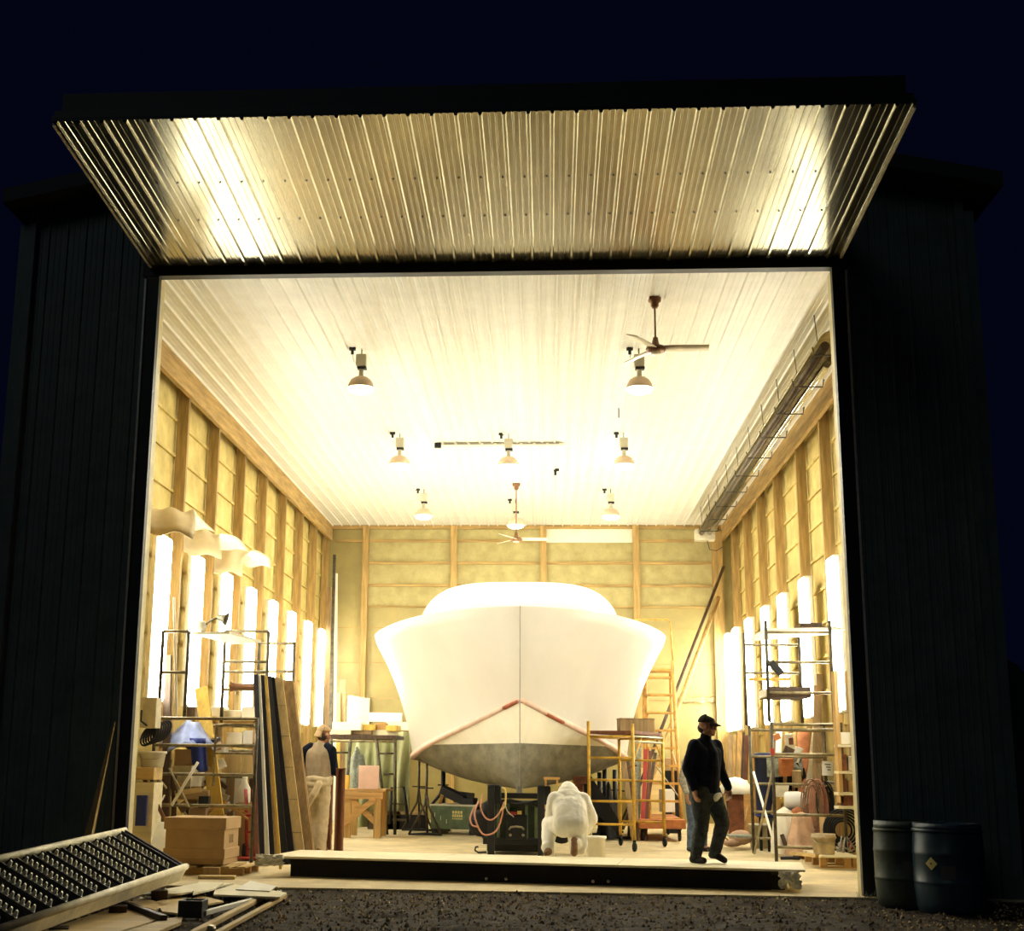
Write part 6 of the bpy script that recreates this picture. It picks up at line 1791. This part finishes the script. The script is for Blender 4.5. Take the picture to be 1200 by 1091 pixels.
remesh(b, 'jeans', 'jeans', g.root, 0.010, 5, 0.02)
g.shoe(J['anL'], J['toL'], 'shoe_dark'); g.shoe(J['anR'], J['toR'], 'shoe_dark')
def ballcap(g, c, yaw, pitch, m, back=False, s=1.0, tilt=0.1):
    r = g.rot @ Matrix.Rotation(yaw, 3, 'Z') @ Matrix.Rotation(pitch, 3, 'X')
    cw = g.w(c)
    b = MB()
    def dome(u, v):
        a, t = 2 * PI * u, PI / 2 * v
        return cw + r @ (Vector((0.083 * math.cos(a) * math.cos(t), 0.104 * math.sin(a) * math.cos(t) - 0.012, 0.045 + 0.088 * math.sin(t) * (1 - 0.12 * math.sin(a)))) * s)
    b.grid(dome, 24, 8)
    o = b.build('cap', m, g.root, mods=(('SOLIDIFY', dict(thickness=0.006)),))
    b = MB()
    sg = -1 if back else 1
    def brim(u, v):
        a = PI * (0.12 + 0.76 * u)
        k = 1 + (0.42 if back else 0.75) * v * math.sin(a)
        return cw + r @ (Vector((0.080 * math.cos(a) * (1 + 0.1 * v), sg * (0.098 * math.sin(a) * k) - 0.012, 0.050 - 0.03 * v - 0.02 * abs(math.cos(a)) * v - (0.05 * v if back else 0))) * s)
    b.grid(brim, 14, 5)
    b.build('brim', m, o, mods=(('SOLIDIFY', dict(thickness=0.006)),))
ballcap(g, J['head'], R(38), R(-4), 'cap_dark')
b = MB(); g.ell(b, (0.0, 0.0, 1.53), (0.076, 0.075, 0.07)); remesh(b, 'hair', 'hair', g.root, 0.010, 2)

# ---- man half hidden behind him
base = fl(817, 998, 0.0)
g = Figure('person in blue jeans mostly hidden behind the striding person', base, R(-140))
b = MB()
g.chain(b, [(0, 0, 0.86), (0, 0.02, 1.2), (0, 0.02, 1.44)], [0.14, 0.13, 0.06]); g.chain(b, [(0, 0.02, 1.44), (0, 0.04, 1.58)], [0.056, 0.05])
for s in (-1, 1):
    g.chain(b, [(0, 0.02, 1.25), (s * 0.19, 0, 1.37), (s * 0.27, -0.03, 1.10), (s * 0.26, 0.06, 0.87)], [0.09, 0.052, 0.04, 0.028])
    g.chain(b, [(0, 0, 0.86), (s * 0.10, 0, 0.84), (s * 0.12, 0.03, 0.46), (s * 0.13, 0, 0.09), (s * 0.13, 0.13, 0.035)], [0.11, 0.085, 0.056, 0.04, 0.03])
    g.hand(b, (s * 0.26, 0.06, 0.87), (0, 0.1, -1), (-s, 0.2, 0), -s, 0.45)
g.head(b, (0, 0.04, 1.60), 0)
remesh(b, 'body', 'skin', g.root, 0.007, 3)
b = MB()
g.chain(b, [(0, 0, 0.86), (0, 0.02, 1.05), (0, 0.02, 1.25), (0, 0.01, 1.42)], [0.155, 0.16, 0.16, 0.08])
for s in (-1, 1): g.chain(b, [(0, 0.02, 1.26), (s * 0.19, 0, 1.37), (s * 0.27, -0.03, 1.10), (s * 0.262, 0.05, 0.92)], [0.11, 0.075, 0.062, 0.05])
remesh(b, 'shirt', 'plaid', g.root, 0.011, 5, 0.012)
b = MB(); g.chain(b, [(0, 0, 0.90), (0, 0, 0.80)], [0.145, 0.145])
for s in (-1, 1): g.chain(b, [(s * 0.09, 0, 0.84), (s * 0.115, 0.03, 0.46), (s * 0.13, 0, 0.08)], [0.115, 0.085, 0.07])
remesh(b, 'jeans', 'jeans_blue', g.root, 0.011, 5, 0.014)
for s in (-1, 1): g.shoe((s * 0.13, 0, 0.09), (s * 0.14, 0.15, 0.04), 'shoe_dark')
b = MB(); g.ell(b, (0, 0.015, 1.645), (0.082, 0.095, 0.075)); remesh(b, 'hair', 'hair', g.root, 0.010, 2)

# ---- man seen from behind at the left, coverall tied round the waist
base = fl(371, 999, 0.0); base = Vector((at(371, 960, 5.6).x, 5.6, 0))
g = Figure('person in backward tan cap and raglan tee, beige coverall tied at the waist', base, R(-18))
J = dict(pel=(0, 0, 0.96), chest=(0.0, 0.02, 1.34), neck=(0.02, 0.03, 1.60), head=(0.05, 0.07, 1.715))
b = MB()
g.chain(b, [J['pel'], J['chest'], J['neck']], [0.105, 0.105, 0.055]); g.chain(b, [J['neck'], J['head']], [0.056, 0.05])
arms = {-1: [(-0.20, 0.0, 1.49), (-0.24, 0.06, 1.20), (-0.10, 0.30, 1.10)], 1: [(0.20, 0.02, 1.49), (0.235, 0.08, 1.19), (0.235, 0.33, 1.10)]}
for s in (-1, 1):
    g.chain(b, [J['chest']] + arms[s], [0.09, 0.055, 0.044, 0.030])
    g.chain(b, [J['pel'], (s * 0.09, 0, 0.92), (s * 0.085 + 0.01, 0.03, 0.5), (s * 0.07 + 0.02, -0.01, 0.09), (s * 0.07 + 0.02, 0.11, 0.04)], [0.10, 0.085, 0.058, 0.036, 0.02])
    d = (Vector(arms[s][2]) - Vector(arms[s][1])).normalized()
    g.hand(b, arms[s][2], d, (-s, 0, -0.3), 1 if s < 0 else -1, 0.6)
g.head(b, J['head'], R(-52), R(-6))
remesh(b, 'body', 'skin', g.root, 0.007, 3)
b = MB()
for dx in (-0.07, 0.07): g.chain(b, [(dx, 0, 1.06), (dx * 1.2, 0.01, 1.25), (dx * 1.35, 0.01, 1.44), (dx * 0.7, 0.02, 1.55)], [0.125, 0.128, 0.115, 0.07])
g.chain(b, [(0, 0.02, 1.07), (0, 0.02, 1.42), (0.015, 0.03, 1.58)], [0.14, 0.13, 0.072])
remesh(b, 'tee_shirt', 'tee', g.root, 0.010, 5, 0.012)
for s in (-1, 1):
    b = MB(); a0, a1, a2 = [Vector(q) for q in arms[s]]
    g.chain(b, [tuple(a0 + Vector((-s * 0.06, 0, 0.05))), tuple(a0), tuple(a1), tuple(a1 + (a2 - a1) * 0.28)], [0.072, 0.082, 0.066, 0.058])
    sl = remesh(b, 'sleeve', 'navy', g.root, 0.010, 4, 0.010); sl['label'] = 'dark raglan sleeve'
b = MB()
g.chain(b, [(0, 0, 1.0), (0, 0, 0.9)], [0.155, 0.165])
for s in (-1, 1):
    k = 0.02
    g.chain(b, [(s * 0.075, 0, 0.93), (s * 0.075 + k * .3, 0.02, 0.68), (s * 0.075 + k * .5, 0.03, 0.48), (s * 0.068 + k, 0, 0.26), (s * 0.066 + k, -0.01, 0.07)], [0.14, 0.115, 0.098, 0.092, 0.085])
remesh(b, 'coverall_legs', 'coverall', g.root, 0.011, 5, 0.022)
b = MB()
ring = [(0.185 * math.cos(t), 0.15 * math.sin(t) + 0.0, 1.065 + 0.012 * math.sin(3 * t)) for t in [2 * PI * i / 16 for i in range(17)]]
g.chain(b, ring, [0.048] * 17, 10)
ring = [(0.19 * math.cos(t), 0.155 * math.sin(t), 1.00 + 0.02 * math.sin(2 * t + 1)) for t in [2 * PI * i / 16 for i in range(17)]]
g.chain(b, ring, [0.045] * 17, 10)
g.chain(b, [(0.11, -0.17, 1.0), (0.05, -0.20, 0.86), (-0.04, -0.19, 0.74), (-0.07, -0.17, 0.66)], [0.05, 0.055, 0.052, 0.035])
remesh(b, 'tied_sleeves', 'coverall', g.root, 0.010, 4, 0.016)
for s in (-1, 1): g.shoe((s * 0.07 + 0.02, -0.01, 0.09), (s * 0.07 + 0.02, 0.15, 0.04), 'boot')
ballcap(g, (0.05, 0.07, 1.735), R(-52), R(-4), 'cap_tan', back=True, s=1.08)
b = MB(); g.ell(b, (0.035, 0.03, 1.70), (0.076, 0.07, 0.075)); remesh(b, 'hair', 'hair', g.root, 0.010, 2)

# ---- worker in white hooded suit kneeling on the platform, back to us
base = fl(671, 1004, 0.235)
g = Figure('person in white hooded suit kneeling on the platform, back towards us', base, R(4))
b = MB()
hip = (-0.02, 0.26, 0.36)
sh = {-1: (-0.165, 0.50, 0.655), 1: (0.165, 0.50, 0.655)}
el = {-1: (-0.215, 0.56, 0.42), 1: (0.28, 0.52, 0.43)}
wr = {-1: (-0.10, 0.76, 0.28), 1: (0.23, 0.66, 0.25)}
kn = {-1: (-0.235, 0.56, 0.36), 1: (0.11, 0.56, 0.085)}
an = {-1: (-0.285, 0.22, 0.09), 1: (0.04, 0.10, 0.15)}
to = {-1: (-0.30, 0.36, 0.035), 1: (0.03, 0.06, 0.03)}
g.chain(b, [hip, (0, 0.42, 0.52), (0, 0.55, 0.68)], [0.11, 0.11, 0.065]); g.chain(b, [(0, 0.55, 0.68), (0.0, 0.62, 0.75)], [0.056, 0.05])
g.head(b, (0.0, 0.66, 0.765), 0, R(-60))
for s in (-1, 1):
    g.chain(b, [(0, 0.5, 0.6), sh[s], el[s], wr[s]], [0.09, 0.055, 0.043, 0.03])
    g.chain(b, [hip, (s * 0.09, 0.26, 0.35), kn[s], an[s], to[s]], [0.11, 0.09, 0.06, 0.042, 0.032])
    d = (Vector(wr[s]) - Vector(el[s])).normalized()
    g.hand(b, wr[s], d, (-s, 0, -0.2), 1 if s < 0 else -1, 0.7)
remesh(b, 'body', 'skin', g.root, 0.007, 3)
b = MB()
for dx in (-0.06, 0.06):
    g.chain(b, [(dx * 1.25, 0.24, 0.36), (dx * 1.2, 0.34, 0.50), (dx * 1.5, 0.47, 0.62), (dx * 0.8, 0.54, 0.70)], [0.15, 0.145, 0.125, 0.095])
g.chain(b, [(0, 0.23, 0.37), (0, 0.40, 0.56), (0, 0.55, 0.72)], [0.15, 0.15, 0.10])
for s in (-1, 1):
    q, e2 = Vector(wr[s]), Vector(el[s])
    g.chain(b, [(s * 0.06, 0.5, 0.64), sh[s], el[s], tuple(e2 + (q - e2) * 0.85)], [0.13, 0.108, 0.088, 0.055])
    g.chain(b, [(s * 0.08, 0.26, 0.34), kn[s], an[s]], [0.14, 0.105, 0.075])
g.chain(b, [(0.09, 0.30, 0.30), (0.115, 0.22, 0.12), (0.12, 0.2, 0.07)], [0.12, 0.09, 0.065])
g.chain(b, [an[-1], (-0.285, 0.2, 0.07)], [0.085, 0.075])
remesh(b, 'white_suit', 'suit', g.root, 0.011, 5, 0.018)
b = MB(); g.ell(b, (0.0, 0.52, 0.70), (0.185, 0.13, 0.105)); g.ell(b, (0.0, 0.57, 0.755), (0.135, 0.12, 0.10)); g.ell(b, (0.0, 0.60, 0.765), (0.105, 0.125, 0.112)); g.ell(b, (0.0, 0.64, 0.80), (0.095, 0.095, 0.085)); g.chain(b, [(0, 0.47, 0.67), (0, 0.56, 0.74)], [0.11, 0.105]); remesh(b, 'hood', 'suit', g.root, 0.010, 4, 0.008)
# boots: right one with the sole towards us, left one flat
b = MB()
g.chain(b, [(0.03, 0.075, 0.185), (0.025, 0.03, 0.12), (0.02, 0.02, 0.05)], [0.046, 0.040, 0.048])
remesh(b, 'boot', 'boot', g.root, 0.008, 3)
b = MB(); g.chain(b, [(-0.285, 0.16, 0.045), (-0.29, 0.28, 0.045), (-0.30, 0.37, 0.035)], [0.046, 0.048, 0.034]); g.chain(b, [(-0.285, 0.15, 0.05), (-0.32, 0.07, 0.032)], [0.05, 0.03]); remesh(b, 'boot', 'boot', g.root, 0.008, 3)
